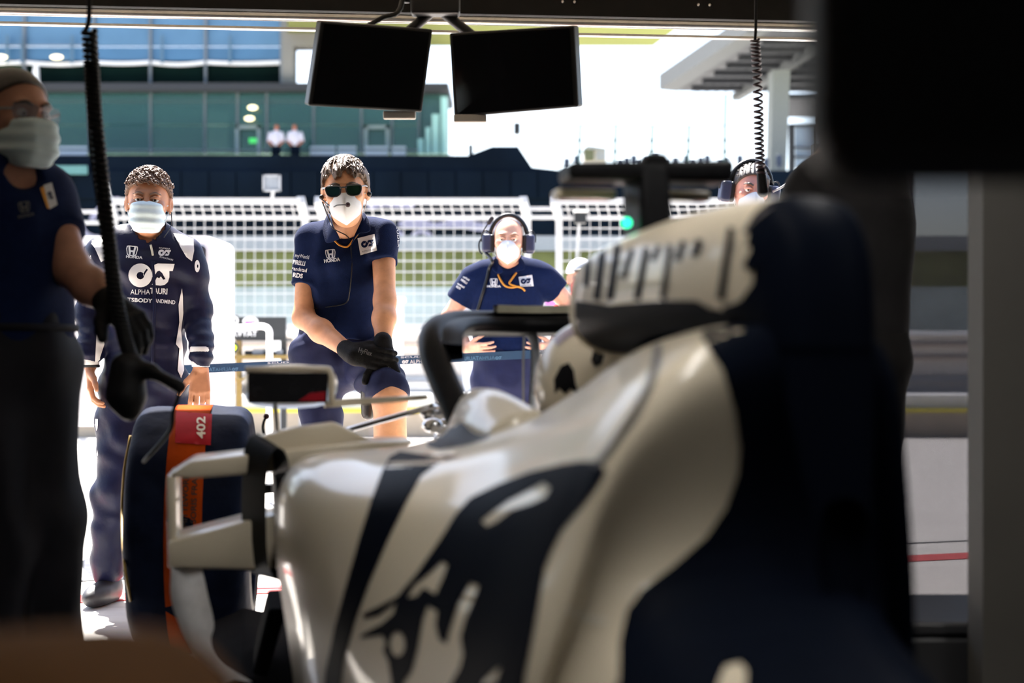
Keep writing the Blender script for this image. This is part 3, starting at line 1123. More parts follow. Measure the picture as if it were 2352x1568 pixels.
# white bollard post behind the leaning mechanic
wp = root('white_post', at(915, 1100, 9.6) * (1, 1, 0), 'thick white post with a rounded cap beside the leaning mechanic', 'post')
a = at(915, 690, 9.6)
obj('shaft', tube([(a[0], 9.6, 0.0), (a[0], 9.6, a[2])], .034, 14), M_white, wp, True)
obj('cap', bevel(pbox(886, 681, 931, 695, 9.55, .1), .015, 3), M_white, wp, True)
# pit-wall clutter between the fence and the people, blurred
for i, (a, b, c, d_, dd, mm, nm, lab, cat) in enumerate((
        (1045, 690, 1300, 703, 13.0, mat('magenta_board', (.45, .14, .42), .6), 'barrier_board', 'magenta barrier board behind the man with ear defenders', 'board'),
        (1238, 640, 1252, 1060, 12.2, M_grey, 'steel_post', 'slim grey post behind the elbow of the man with ear defenders', 'post'),
        (650, 880, 1040, 893, 15.3, M_grey, 'low_rail', 'low grey rail in front of the pit wall', 'rail'),
        (500, 835, 545, 880, 14.0, M_tan, 'crate', 'tan crate beside the ochre pit board frame', 'crate'),
        (500, 880, 660, 905, 14.4, mat('crate_dark', (.08, .08, .09), .6), 'crate', 'dark low crate under the ochre pit board frame', 'crate'))):
    p0, p1 = at(a, d_, dd), at(c, b, dd)
    r_ = root(nm, ((p0[0] + p1[0]) / 2, dd, 0), lab, cat)
    obj('body', box(p0[0], p1[0], dd, dd + .25 if nm == 'crate' else dd + .05, p0[2] if nm != 'steel_post' else 0, p1[2], .008), mm, r_)
    if nm in ('barrier_board', 'low_rail', 'crate'):
        for t in (.1, .9):
            xx = p0[0] + (p1[0] - p0[0]) * t
            obj('leg', box(xx - .02, xx + .02, dd + .06, dd + .10, 0, p0[2] + .03), M_grey, r_)
# navy belt with the team name, printed right way and mirrored in turn
belt_pts = [at(402, 849, 6.35), at(1470, 803, 6.75)]
M_belt = mat('belt_navy', (.012, .05, .11), .55, var=.05)
M_ghost = mat('belt_ghost_print', (.07, .17, .28), .6, var=.05)
M_print_w = mat('white_print', (.75, .75, .76), .6, var=.03)
belt = root('barrier_belt', belt_pts[0], 'navy barrier belt printed with the team name behind the leaning mechanic', 'barrier')
p, q = belt_pts
hh = np.array((0, 0, .0195))
obj('belt', extrude([p - hh, q - hh, q + hh, p + hh], (0, .004, 0)), M_belt, belt)
for e in belt_pts:
    obj('post', tube([(e[0], e[1] + .05, 0), (e[0], e[1] + .05, e[2] + .08)], .022, 12), M_steel if e is q else M_white, belt, True)
bbv = BVHTree.FromPolygons([tuple(v) for v in (p - hh * 2, q - hh * 2, q + hh * 2, p + hh * 2)], [(0, 1, 2, 3)])
bs = math.degrees(math.atan2(803 - 849, 1470 - 402))


def by(x):
    return 849 + (803 - 849) * (x - 402) / (1470 - 402.)


for x in (662, 968, 1276):
    text('lettering', 'SCUDERIA', x - 4, by(x) - 6, 4, bbv, M_print_w, belt, width_px=88, rot=bs, bold=.0, off=.004)
    text('lettering', 'ALPHA', x - 8, by(x) + 5, 8.5, bbv, M_print_w, belt, width_px=37, rot=bs, bold=-.004, off=.004)
    text('lettering', 'TAURI', x + 28, by(x) + 4, 8.5, bbv, M_print_w, belt, width_px=33, rot=bs, bold=.03, off=.004)
    ring_logo('ring_emblem', x - 37, by(x) + 6, 15, bbv, M_print_w, belt, bs, .004)
for x in (510, 815, 1115):
    text('lettering', 'TAURI', x - 32, by(x) + 4, 8.5, bbv, M_ghost, belt, width_px=33, rot=bs, bold=.03, off=.004, mirror=True)
    text('lettering', 'ALPHA', x + 3, by(x) + 3, 8.5, bbv, M_ghost, belt, width_px=37, rot=bs, bold=-.004, off=.004, mirror=True)
    ring_logo('ring_emblem', x + 30, by(x) + 3, 15, bbv, M_ghost, belt, bs, .004)

# ================================================================== monitors hung from the beam
M_screen = mat('screen_glass', (.004, .004, .005), .08, var=.2, coat=.4)
M_bezel = mat('monitor_bezel', (.012, .012, .013), .45)


def monitor(quad, d0, d1, label):
    tl, tr, br, bl_ = quad
    P = [at(tl[0], tl[1], d0), at(tr[0], tr[1], d1), at(br[0], br[1], d1 + .05), at(bl_[0], bl_[1], d0 + .05)]
    c = sum(P) / 4
    r_ = root('hanging_monitor', c, label, 'monitor', 'monitors hung from the beam')
    nrm = np.cross(P[1] - P[0], P[3] - P[0])
    nrm /= np.linalg.norm(nrm)
    if nrm[1] < 0:
        nrm = -nrm
    obj('casing', bevel(extrude(P, nrm * .05), .006), M_bezel, r_)
    I = [c + (p_ - c) * .93 - nrm * .004 for p_ in P]
    obj('screen', extrude(I, nrm * .006), M_screen, r_)
    obj('rear_bulge', bevel(extrude([c + (p_ - c) * .55 + nrm * .049 for p_ in P], nrm * .04), .01), M_bezel, r_)
    e = (P[2] if d0 < d1 or True else P[3])
    lo = (P[2] + (P[3] - P[2]) * (.04 if quad[0][0] < 1000 else .75)) + nrm * .02
    obj('bottom_clip', obox(lo + np.array((-.05, 0, -.012)), (.05, 0, 0), (0, .012, 0), (0, 0, .012), .004), M_pale, r_)
    top = (P[0] + P[1]) / 2 + nrm * .06
    obj('mount_arm', tube([c + nrm * .08, (c + nrm * .12) * .5 + np.array((at(1000, 40, 4.3)[0], 4.40, 2.03)) * .5, np.array((at(1000, 40, 4.3)[0], 4.38, 2.05))], .016, 8, 4), M_bezel, r_, True)
    return r_


monitor([(737, 48), (995, 68), (970, 258), (708, 243)], 4.18, 4.32, 'black hanging monitor, the left one of two under the beam')
monitor([(1031, 76), (1318, 58), (1328, 246), (1042, 270)], 4.32, 4.18, 'black hanging monitor, the right one of two under the beam')
mp = root('monitor_pole', (at(985, 40, 4.3)[0], 4.36, 2.0), 'black ceiling pole and cable carrying the two monitors', 'pole')
xp = at(998, 40, 4.3)[0]
obj('pole', tube([(xp, 4.36, 2.04), (xp, 4.36, 2.23)], .022, 12), M_bezel, mp, True)
obj('pole', tube([(xp - .09, 4.36, 2.06), (xp - .09, 4.36, 2.23)], .012, 10), M_bezel, mp, True)
obj('bracket', obox((xp, 4.36, 2.05), (.075, 0, 0), (0, .03, 0), (0, 0, .03), .008), M_bezel, mp)
obj('cable', tube([at(840, 62, 4.33), at(880, 40, 4.33), at(920, 18, 4.34), (xp - .09, 4.38, 2.21)], .008, 8, 5), M_bezel, mp, True)
# ================================================================== the racing car
CF = np.array((-0.119, 4.448))
CA = math.radians(10)
fu = np.array((-math.sin(CA), math.cos(CA)))
rv = np.array((math.cos(CA), math.sin(CA)))


def car(u, v, z):
    p = CF + fu * u + rv * v
    return np.array((p[0], p[1], z))


M_cream = mat('cream_paint', (0.60, 0.53, 0.41), 0.36, var=0.015, coat=0.5, spec=.15, scale=2)
M_navy = mat('navy_car_paint', (0.0035, 0.005, 0.010), 0.42, var=0.1, coat=0.0, spec=.010, scale=2)
M_carbon = mat('carbon_black', (0.006, 0.006, 0.007), 0.45, spec=.08, var=0.25, scale=60)
M_matte = mat('matte_black_floor', (0.005, 0.005, 0.006), 0.8, spec=.01)
M_chrome = mat('bright_metal', (0.75, 0.75, 0.78), 0.22, metal=0.9, var=0.1, scale=20)
M_seam = mat('seam_grey', (0.07, 0.065, 0.07), 0.5)
race = root('racing_car', (CF[0], CF[1], 0), 'cream and navy single-seat racing car parked nose-out in the garage', 'racing car')


def loft(stations, nu=8, nv=6, mirror=False, closed=False, cap=False):
    """stations: [(u, [(v,z)...])] -> grid in car space"""
    us = np.array([s[0] for s in stations], float)
    secs = []
    for s in stations:
        pts = [(p[0], p[1]) for p in s[1]]
        if mirror:
            pts = pts + [(-p[0], p[1]) for p in pts[-2::-1]]
        secs.append(cr(pts, nv, closed))
    S = np.array(secs)
    A = np.concatenate([np.repeat(us[:, None, None], S.shape[1], 1), S], 2)
    A = cr(A.reshape(len(us), -1), nu).reshape(-1, S.shape[1], 3)
    G = [[car(*p) for p in row] for row in A]
    V_, F_ = grid(G, False, closed)
    if cap:
        n_ = len(G[0])
        F_ = list(F_) + [tuple(range(n_)), tuple(range((len(G) - 1) * n_, len(G) * n_))[::-1]]
    return V_, F_


# --- main shell: sidepods, cockpit sides and engine cover
RO = [(.235, .62), (.245, .86), (.28, .86), (.33, .78), (.35, .6), (.34, .25)]      # far cockpit side


def RC(top):          # the far-side cover is off: the skin ends just beyond the spine
    return [(.05, top - .008), (.085, top - .04), (.10, top - .14), (.11, .68), (.11, .48), (.10, .25)]


ST = [
    (-1.42, [(-.50, .22), (-.55, .27), (-.575, .42), (-.595, .60), (-.585, .71), (-.53, .765), (-.43, .78), (-.33, .785), (-.285, .785), (-.25, .78), (-.235, .62), (0, .5)] + RO),
    (-1.52, [(-.52, .22), (-.575, .27), (-.60, .42), (-.625, .61), (-.615, .725), (-.56, .785), (-.45, .795), (-.34, .80), (-.29, .80), (-.25, .79), (-.235, .62), (0, .5)] + RO),
    (-1.64, [(-.52, .22), (-.58, .27), (-.605, .42), (-.63, .61), (-.62, .735), (-.56, .79), (-.45, .80), (-.34, .82), (-.285, .845), (-.245, .845), (-.235, .64), (0, .52)] + RO),
    (-1.76, [(-.52, .22), (-.58, .27), (-.605, .42), (-.63, .61), (-.615, .735), (-.55, .792), (-.45, .805), (-.34, .83), (-.285, .865), (-.24, .875), (-.23, .66), (0, .55)] + RO),
    (-1.92, [(-.52, .22), (-.58, .28), (-.60, .44), (-.605, .61), (-.575, .735), (-.50, .79), (-.41, .808), (-.32, .83), (-.25, .858), (-.20, .872), (-.12, .895), (0, .92)] + RC(.92)),
    (-2.12, [(-.52, .22), (-.58, .28), (-.60, .44), (-.59, .61), (-.54, .74), (-.455, .80), (-.37, .83), (-.29, .858), (-.225, .882), (-.17, .905), (-.12, .945), (0, 1.0)] + RC(1.0)),
    (-2.32, [(-.52, .22), (-.58, .28), (-.60, .44), (-.565, .61), (-.49, .745), (-.40, .815), (-.325, .855), (-.255, .885), (-.20, .91), (-.155, .942), (-.11, .99), (0, 1.03)] + RC(1.03)),
    (-2.55, [(-.49, .22), (-.56, .28), (-.58, .44), (-.535, .61), (-.455, .75), (-.37, .835), (-.295, .885), (-.235, .922), (-.185, .955), (-.145, .988), (-.10, 1.018), (0, 1.035)] + RC(1.035)),
    (-2.74, [(-.45, .22), (-.52, .28), (-.54, .44), (-.495, .61), (-.42, .755), (-.34, .85), (-.27, .91), (-.215, .955), (-.165, .99), (-.12, 1.015), (-.06, 1.033), (0, 1.035)] + RC(1.035)),
    (-2.82, [(-.43, .22), (-.50, .28), (-.52, .44), (-.475, .60), (-.40, .74), (-.325, .835), (-.255, .895), (-.20, .935), (-.15, .965), (-.105, .98), (-.05, .99), (0, .99)] + RC(.99)),
    (-2.86, [(-.42, .22), (-.48, .28), (-.50, .43), (-.44, .56), (-.36, .64), (-.28, .68), (-.22, .70), (-.17, .71), (-.13, .715), (-.09, .72), (-.04, .72), (0, .72)] + [(.03, .71), (.05, .69), (.07, .64), (.08, .55), (.08, .42), (.08, .25)]),
    (-3.5, [(-.22, .24), (-.25, .28), (-.26, .36), (-.24, .44), (-.21, .5), (-.175, .53), (-.14, .55), (-.105, .56), (-.075, .565), (-.05, .57), (-.025, .57), (0, .57)] + [(.03, .56), (.06, .55), (.09, .52), (.1, .46), (.1, .38), (.09, .25)]),
]
WID = {-1.42: .595, -1.52: .625, -1.64: .625, -1.76: .612, -1.92: .58, -2.12: .535, -2.32: .49, -2.55: .44, -2.74: .405, -2.82: .385, -2.86: .37, -3.5: .26}


def narrow(st):
    """the sidepods draw in towards the tail"""
    u, sec = st
    mx = max(abs(p[0]) for p in sec[:12])
    f_ = WID[u] / mx
    out = []
    for i, (v, z) in enumerate(sec):
        if i < 12:
            t = min(1, max(0, (abs(v) - .15) / .3))
            v = v * (1 - (1 - f_) * t * t * (3 - 2 * t))
        out.append((v, z))
    return u, out


ST = [narrow(st) for st in ST]
shell = obj('body_shell', loft(ST, 10, 7), M_cream, race, True)
# --- airbox and spine behind it
AB = []
for (u, zc, hw, hb, ht) in ((-1.97, 1.075, .118, .085, .095), (-2.05, 1.08, .132, .09, .103), (-2.25, 1.085, .134, .09, .106), (-2.5, 1.09, .118, .09, .106),
                            (-2.7, 1.085, .092, .09, .106), (-2.79, 1.06, .070, .10, .11), (-2.84, .95, .05, .14, .12), (-2.87, .78, .03, .1, .05)):
    sec = []
    for k in range(20):
        a = math.radians(-90 - 360 * k / 20.)
        c_, s_ = math.cos(a), math.sin(a)
        e = 0.75
        sec.append((hw * math.copysign(abs(c_) ** e, c_), zc + (ht if s_ > 0 else hb) * math.copysign(abs(s_) ** e, s_)))
    AB.append((u, sec))
airbox = obj('airbox', loft(AB, 8, 2, False, True), M_cream, race, True)


def paint_rear(o, ulim, low=None):
    """the tail of the cover is sprayed navy"""
    o.data.materials.append(M_navy)
    b_ = BASE[o.name][:2]
    for p_ in o.data.polygons:
        u_ = float((np.array(p_.center[:2]) + b_ - CF) @ fu)
        v_ = float((np.array(p_.center[:2]) + b_ - CF) @ rv)
        if (u_ < ulim and v_ > -.075) or (v_ > .02 and u_ < -1.95) or u_ < -2.90 or (low and p_.center[2] < low) or (not low and v_ > -.09 and u_ < -2.35):
            p_.material_index = 1


paint_rear(shell, -2.80)
paint_rear(airbox, -2.74, 1.045)
mouth = [car(-1.972, v * .93, 1.08 + (z - 1.08) * .93) for v, z in cr(AB[0][1], 2, True)]
obj('intake_mouth', extrude(mouth, np.array((*(-fu * .02), 0))), M_carbon, race)
rim = tube([car(-1.965, v, z) for v, z in AB[0][1]], .006, 8, 2, True)
obj('intake_lip', rim, M_cream, race, True)
bv_car = bvh_of(shell, airbox)
bv_shell = bvh_of(shell)
bv_air = bvh_of(airbox)
# --- livery laid onto the shell
decal('navy_rear_paint', [[(1590, 740), (1612, 775), (1660, 850), (1688, 940), (1700, 1030), (1695, 1090), (1668, 1165), (1620, 1235), (1545, 1300), (1475, 1352),
                           (1440, 1400), (1424, 1470), (1420, 1620), (2500, 1620), (2500, 560), (1700, 560)]], bv_shell, M_navy, race, 10, .002, jump=.3)
decal('navy_collar_paint', [[(1395, 700), (1395, 763), (1450, 768), (1540, 766), (1590, 762), (1602, 640), (1450, 640)]], bv_shell, M_navy, race, 10, .003, jump=.3)
decal('seam_stripe', [[(1502, 770), (1520, 770), (1518, 830), (1500, 890), (1462, 960), (1412, 1030), (1374, 1078), (1360, 1068), (1400, 1016), (1450, 945), (1484, 880), (1500, 820)]],
      bv_shell, M_seam, race, 8, .002)
decal('front_stripe', [[(918, 1036), (1000, 1046), (1060, 1046), (1040, 1052), (1010, 1060), (968, 1092), (935, 1150), (890, 1242), (848, 1340), (815, 1430), (790, 1520), (776, 1640),
                        (738, 1640), (748, 1540), (768, 1440), (795, 1340), (826, 1230), (855, 1140), (878, 1080), (895, 1048)]], bv_shell, M_navy, race, 9, .002)


def cp(pts):
    return [(700 + .3942 * x, 950 + .3942 * y) for x, y in pts]


bull = cp([(1745, 310), (1690, 275), (1600, 275), (1500, 290), (1300, 340), (1120, 410), (960, 490), (880, 580), (780, 740), (650, 930), (540, 1060), (430, 1120), (335, 1165),
           (345, 1195), (430, 1175), (530, 1100), (515, 1160), (450, 1220), (330, 1285), (320, 1308), (450, 1290), (470, 1330), (455, 1380), (485, 1440), (505, 1568), (500, 1700),
           (560, 1700), (575, 1568), (625, 1500), (660, 1370), (690, 1200), (718, 1120), (770, 1150), (760, 1230), (780, 1310), (825, 1342), (850, 1250), (900, 1100), (965, 985), (1012, 1000),
           (990, 1060), (930, 1200), (905, 1300), (920, 1400), (900, 1480), (850, 1568), (800, 1700), (1270, 1700), (1285, 1520), (1310, 1400), (1340, 1250), (1400, 900), (1440, 800),
           (1500, 680), (1620, 540), (1720, 400), (1752, 345)])
slit = cp([(1430, 430), (1390, 402), (1300, 450), (1180, 510), (1100, 570), (1030, 625), (1060, 652), (1110, 630), (1200, 560), (1320, 520), (1400, 480)])
slit2 = cp([(600, 1070), (640, 1000), (740, 920), (800, 860), (830, 880), (800, 960), (760, 1050), (730, 1030), (690, 1010), (650, 1060)])
eye = cp(circ(540, 1340, 42, 72, 14))
sl4 = cp([(1140, 1475), (1110, 1490), (1040, 1560), (1040, 1590), (1110, 1560)])
decal('bull_emblem', [bull, slit, slit2, eye, sl4], bv_shell, M_navy, race, 8, .002)
decal('cream_rear_patch', [[(1650, 1568), (1665, 1530), (1700, 1520), (1715, 1540), (1710, 1600), (1650, 1600)]], bv_shell, M_cream, race, 9, .005)
# airbox bands
decal('airbox_navy_tail', [[(1830, 360), (1822, 440), (1770, 560), (1735, 640), (1700, 690), (1660, 705), (1660, 800), (2500, 800), (2500, 300), (1830, 300)]], bv_air, M_navy, race, 10, .003, jump=.3)
decal('airbox_navy_belly', [[(1320, 690), (1400, 700), (1500, 690), (1600, 690), (1640, 715), (1700, 720), (1700, 820), (1320, 820)]], bv_air, M_navy, race, 10, .003, jump=.3)
for i, (xt, yt, xb, yb, w_) in enumerate(((1352, 560, 1344, 660, 9), (1384, 552, 1368, 690, 11), (1416, 556, 1398, 690, 11), (1450, 570, 1428, 640, 8), (1482, 566, 1460, 690, 10),
                                          (1512, 562, 1496, 600, 8), (1536, 560, 1520, 690, 9), (1568, 552, 1552, 600, 10), (1604, 548, 1592, 590, 12), (1676, 520, 1652, 690, 11))):
    decal('airbox_stripe', [[(xt - w_ * .4, yt), (xt + w_, yt + 4), (xb + w_, yb), (xb - w_ * .6, yb - 4)]], bv_air, M_navy, race, 8, .003)
decal('airbox_swoosh', [[(1790, 455), (1770, 500), (1745, 540), (1715, 590), (1706, 612), (1722, 622), (1752, 606), (1780, 560), (1800, 510), (1812, 465)]], bv_air, M_navy, race, 8, .004)
decal('airbox_swoosh', [[(1780, 470), (1740, 500), (1700, 540), (1682, 590), (1690, 560), (1712, 520), (1748, 484)]], bv_air, M_seam, race, 8, .004)
text('lettering', 'Pirelli', 1348, 1415, 18, bv_shell, mat('faint_print', (.62, .6, .55), .4), race, width_px=90, rot=14, off=.004)
# --- camera pod on top of the airbox
obj('pod_stalk', bevel(extrude([car(-2.10, -.030, 1.15), car(-2.10, .030, 1.15), car(-2.08, .026, 1.315), car(-2.08, -.026, 1.315)], np.array((*(fu * .13), 0))), .012, 3), M_carbon, race, True)
obj('pod_wing', bevel(extrude([car(-2.08, -.148, 1.283), car(-2.08, .140, 1.285), car(-2.08, .140, 1.322), car(-2.08, -.148, 1.312)], np.array((*(fu * .10), 0))), .010, 3), M_carbon, race, True)
obj('pod_crest', bevel(extrude([car(-2.08, -.02, 1.31), car(-2.08, .03, 1.31), car(-2.08, .02, 1.33), car(-2.08, -.01, 1.33)], np.array((*(fu * .06), 0))), .006, 2), M_carbon, race, True)
for s0, s1 in ((-.15, -.042), (.035, .13)):
    obj('pod_underplate', bevel(extrude([car(-1.98, s0, 1.262), car(-1.98, s1, 1.262), car(-1.98, s1, 1.279), car(-1.98, s0, 1.279)], np.array((*(fu * .05), 0))), .005, 2), M_cream, race, True)
obj('pod_light', sphere(car(-2.06, -.045, 1.213), .0085, 10, 8), mat('green_led', (.0, .6, .25), .4, emit=(0.02, .9, .4), estr=2.0), race)
# --- cockpit tub and nose in front of the shell
NS = [
    (-1.50, [(-.36, .25), (-.42, .45), (-.40, .68), (-.31, .80), (-.27, .83), (-.245, .835), (-.235, .62), (0, .5)]),
    (-1.15, [(-.27, .25), (-.33, .45), (-.32, .66), (-.28, .77), (-.25, .80), (-.225, .80), (-.215, .62), (0, .5)]),
    (-0.98, [(-.25, .26), (-.29, .45), (-.28, .64), (-.25, .74), (-.22, .785), (-.15, .80), (-.08, .803), (0, .805)]),
    (-0.5, [(-.22, .28), (-.25, .44), (-.245, .6), (-.22, .68), (-.19, .73), (-.13, .755), (-.07, .762), (0, .765)]),
    (0.1, [(-.17, .32), (-.19, .44), (-.185, .56), (-.17, .62), (-.15, .655), (-.1, .675), (-.05, .68), (0, .682)]),
    (0.7, [(-.10, .36), (-.12, .42), (-.12, .48), (-.11, .51), (-.095, .53), (-.06, .54), (-.03, .545), (0, .546)]),
    (1.0, [(-.05, .38), (-.07, .41), (-.07, .44), (-.06, .455), (-.05, .465), (-.03, .472), (-.015, .475), (0, .476)])]
tub = obj('nose_cone', loft(NS, 8, 6, True), M_cream, race, True)
obj('cockpit_lining', extrude([car(-1.86, -.232, .60), car(-1.05, -.21, .60), car(-1.05, .21, .60), car(-1.86, .232, .60)], (0, 0, .02)), M_carbon, race)
obj('cockpit_lining', extrude([car(-1.7, -.238, .62), car(-1.1, -.216, .62), car(-1.1, -.226, .79), car(-1.45, -.244, .838), car(-1.7, -.241, .91)], np.array((*(rv * .012), 0))), M_carbon, race)
bv_tub = bvh_of(tub, shell)
# headrest collar on the near side
obj('headrest_side', loft([(-1.575, [(-.27, .83), (-.262, .842), (-.25, .842), (-.245, .83)]), (-1.60, [(-.29, .82), (-.268, .885), (-.235, .89), (-.22, .81)]), (-1.66, [(-.295, .82), (-.27, .905), (-.225, .913), (-.205, .80)]), (-1.80, [(-.285, .83), (-.26, .90), (-.20, .912), (-.18, .80)]),
                              (-1.98, [(-.26, .84), (-.235, .875), (-.17, .885), (-.15, .82)])], 6, 4, False, True, True), M_cream, race, True)
bv_rim = bvh_of(shell, tub, race.children[-1])
decal('cockpit_edge', [[(968, 1008), (1000, 992), (1030, 975), (1062, 955), (1100, 945), (1130, 950), (1134, 985), (1118, 1008), (1070, 1022), (1010, 1032), (985, 1026)]], bv_rim, M_carbon, race, 8, .003, jump=.4)
# --- halo
half_l = [(-1.66, -.25, .78), (-1.60, -.262, .85), (-1.50, -.285, .93), (-1.41, -.298, .995), (-1.30, -.28, 1.035), (-1.15, -.22, 1.055), (-1.02, -.12, 1.06)]
full = half_l + [(-.965, 0, 1.06)] + [(u, -v, z) for u, v, z in half_l[::-1]]
hs = cr(full, 6)
hv, hf = tube([car(*p) for p in hs], .031, 14)
hv = np.array(hv)
obj('halo_hoop', (hv, hf), M_carbon, race, True)
# broad upper fairing of the halo (flat plate seen from below)
fair_o = [car(u, v * 1.06, z + .020) for u, v, z in cr(half_l[3:] + [(-.965, 0, 1.06)] + [(u, -v, z) for u, v, z in half_l[3:][::-1]], 6)]
fair_i = [car(u - .075 * (1 - abs(v) * 1.2), v * .80, z + .012) for u, v, z in cr(half_l[3:] + [(-.965, 0, 1.06)] + [(u, -v, z) for u, v, z in half_l[3:][::-1]], 6)]
G = [[a, b, b + np.array((0, 0, -.03)), a + np.array((0, 0, -.05))] for a, b in zip(fair_o, fair_i)]
obj('halo_fairing', grid(G, False, True), M_carbon, race, True)
sp = cr([(-1.04, -.10, 1.06), (-.985, .0, 1.06), (-1.04, .13, 1.06), (-1.15, .225, 1.055), (-1.30, .285, 1.04), (-1.45, .30, 1.0)], 6)
obj('halo_top_print', grid([[car(u - .012, v, z + .026), car(u - .012, v, z + .044), car(u + .02, v * 1.04, z + .044), car(u + .02, v * 1.04, z + .026)] for u, v, z in sp], False, True), mat('olive_cream', (.34, .32, .24), .6), race)
obj('halo_pillar', loft([(-.96, [(-.014, .79), (.014, .79), (.014, 1.05), (-.014, 1.05)]), (-.90, [(-.010, .79), (.010, .79), (.010, 1.05), (-.010, 1.05)])], 3, 3, False, True), M_carbon, race, True)
obj('halo_pillar_edge', tube([car(-.985, -.02, 1.045), car(-.97, .005, 1.02), car(-.95, .012, .95), car(-.96, .005, .86), car(-1.0, .0, .80)], .012, 8, 4), mat('cool_grey', (.35, .37, .40), .35), race, True)
obj('roll_hoop_strut', tube([car(-1.70, .02, 1.02), car(-1.78, .05, 1.075), car(-1.86, .085, 1.09), car(-1.92, .10, 1.05), car(-1.94, .10, .98)], .020, 10, 5), mat('pale_lilac', (.55, .52, .56), .3), race, True)
# windscreen lip and shiny bits ahead of the cockpit
obj('windscreen', loft([(-1.12, [(-.21, .80), (-.13, .83), (0, .84), (.13, .83), (.21, .80)]), (-1.0, [(-.2, .79), (-.12, .815), (0, .82), (.12, .815), (.2, .79)])], 3, 5), glassmat('clear_plastic', (.5, .5, .55), .55, .1), race, True)
for c_, r_ in (((-.98, -.215, .875), .028), ((-.92, -.24, .84), .032), ((-1.0, -.25, .815), .026), ((-.8, -.2, .80), .03)):
    obj('bright_fitting', sphere(car(*c_), (r_, r_, r_ * .7), 12, 8), M_chrome, race, True)
obj('bright_rod', tube([car(-.95, -.24, .86), car(-.8, -.42, .80), car(-.62, -.55, .75)], .008, 8, 3), M_chrome, race, True)
# --- mirror
M_glassm = mat('mirror_glass', (.012, .012, .014), .08, var=.2)
mz = .913
obj('mirror_shell', loft([(-1.20, [(-.675, mz - .037), (-.51, mz - .037), (-.505, mz + .042), (-.675, mz + .042)]), (-1.16, [(-.67, mz - .036), (-.515, mz - .036), (-.51, mz + .04), (-.67, mz + .04)]),
                            (-1.10, [(-.65, mz - .02), (-.53, mz - .02), (-.53, mz + .02), (-.65, mz + .02)])], 3, 5, False, True), M_cream, race, True)
obj('mirror_glass', extrude([car(-1.226, -.684, mz - .033), car(-1.226, -.512, mz - .033), car(-1.226, -.508, mz + .033), car(-1.226, -.684, mz + .033)], np.array((*(fu * .03), 0))), M_glassm, race)
obj('mirror_rim', tube([car(-1.222, *p) for p in ((-.69, mz + .040), (-.53, mz + .042), (-.504, mz + .030), (-.501, mz - .036))], .0075, 8, 4), M_cream, race, True)
obj('mirror_stalk', extrude([car(-1.19, -.515, mz - .030), car(-1.16, -.28, mz - .020), car(-1.16, -.28, mz - .030), car(-1.19, -.515, mz - .046)], np.array((*(fu * .05), 0))), M_cream, race)
obj('mirror_stay', tube([car(-1.17, -.625, mz - .035), car(-1.17, -.615, .775)], .006, 6), M_chrome, race)
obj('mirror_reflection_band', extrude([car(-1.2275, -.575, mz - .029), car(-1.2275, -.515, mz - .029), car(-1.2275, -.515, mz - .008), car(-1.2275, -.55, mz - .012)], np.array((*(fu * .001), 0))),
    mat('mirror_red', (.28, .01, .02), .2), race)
# --- turning vanes ahead of the sidepod
def cpl(pts, w):
    """plate in the cross plane of the car: outline of (v,z) at station u, w deep"""
    return bevel(extrude([car(*p) for p in pts], np.array((*(fu * w), 0))), .006, 2)


obj('upper_vane', cpl([(-1.36, -.845, .735), (-1.36, -.80, .765), (-1.36, -.70, .775), (-1.36, -.46, .80), (-1.36, -.33, .80), (-1.36, -.40, .765), (-1.36, -.58, .742), (-1.36, -.80, .728)], .20), M_cream, race, True)
obj('upper_vane_lip', cpl([(-1.30, -.70, .772), (-1.30, -.66, .81), (-1.30, -.58, .83), (-1.30, -.5, .84), (-1.30, -.42, .80), (-1.30, -.6, .76)], .06), M_cream, race, True)
obj('vertical_vane', cpl([(-1.36, -.850, .735), (-1.36, -.832, .735), (-1.36, -.828, .555), (-1.36, -.846, .555)], .22), M_cream, race, True)
obj('lower_vane', cpl([(-1.38, -.845, .60), (-1.38, -.845, .545), (-1.38, -.60, .535), (-1.38, -.55, .56), (-1.38, -.55, .655), (-1.38, -.60, .652), (-1.38, -.66, .645)], .18), M_cream, race, True)
obj('inlet_cheek', loft([(-1.34, [(-.69, .79), (-.64, .79), (-.635, .55), (-.69, .55)]), (-1.44, [(-.64, .77), (-.60, .77), (-.595, .55), (-.64, .55)])], 3, 4, False, True), M_carbon, race, True)
obj('inlet_mouth', cpl([(-1.43, -.63, .74), (-1.43, -.40, .76), (-1.43, -.38, .55), (-1.43, -.60, .45)], .05), M_carbon, race)
obj('vane_rod', tube([car(-1.36, -.84, .55), car(-1.36, -.66, .54), car(-1.42, -.58, .50)], .010, 8, 3), M_carbon, race, True)
for (a_, b_) in (((-.838, .545), (-.828, .545)), ((-.80, .545), (-.77, .545))):
    pass
defl = cr([(-.835, .55), (-.835, .48), (-.815, .42), (-.80, .39), (-.775, .345), (-.735, .30)], 5)
Gd = []
for i, (v, z) in enumerate(defl):
    w_ = .046 + .014 * math.sin(i / len(defl) * 7.0)
    Gd.append([car(-1.38, v - .004, z), car(-1.36, v + w_ * .5, z + .006), car(-1.37, v + w_ * 1.2, z), car(-1.30, v + w_ * .6, z - .002)])
obj('lower_deflector', grid(Gd, False, True), mat('gloss_white', (.85, .84, .86), .15, coat=.6), race, True)
for i in range(3):
    obj('barge_board', cpl([(-1.30 + .1 * i, -.70 + .09 * i, .20), (-1.30 + .1 * i, -.67 + .09 * i, .20), (-1.30 + .1 * i, -.60 + .08 * i, .44), (-1.30 + .1 * i, -.64 + .08 * i, .44)], .25), M_matte, race)
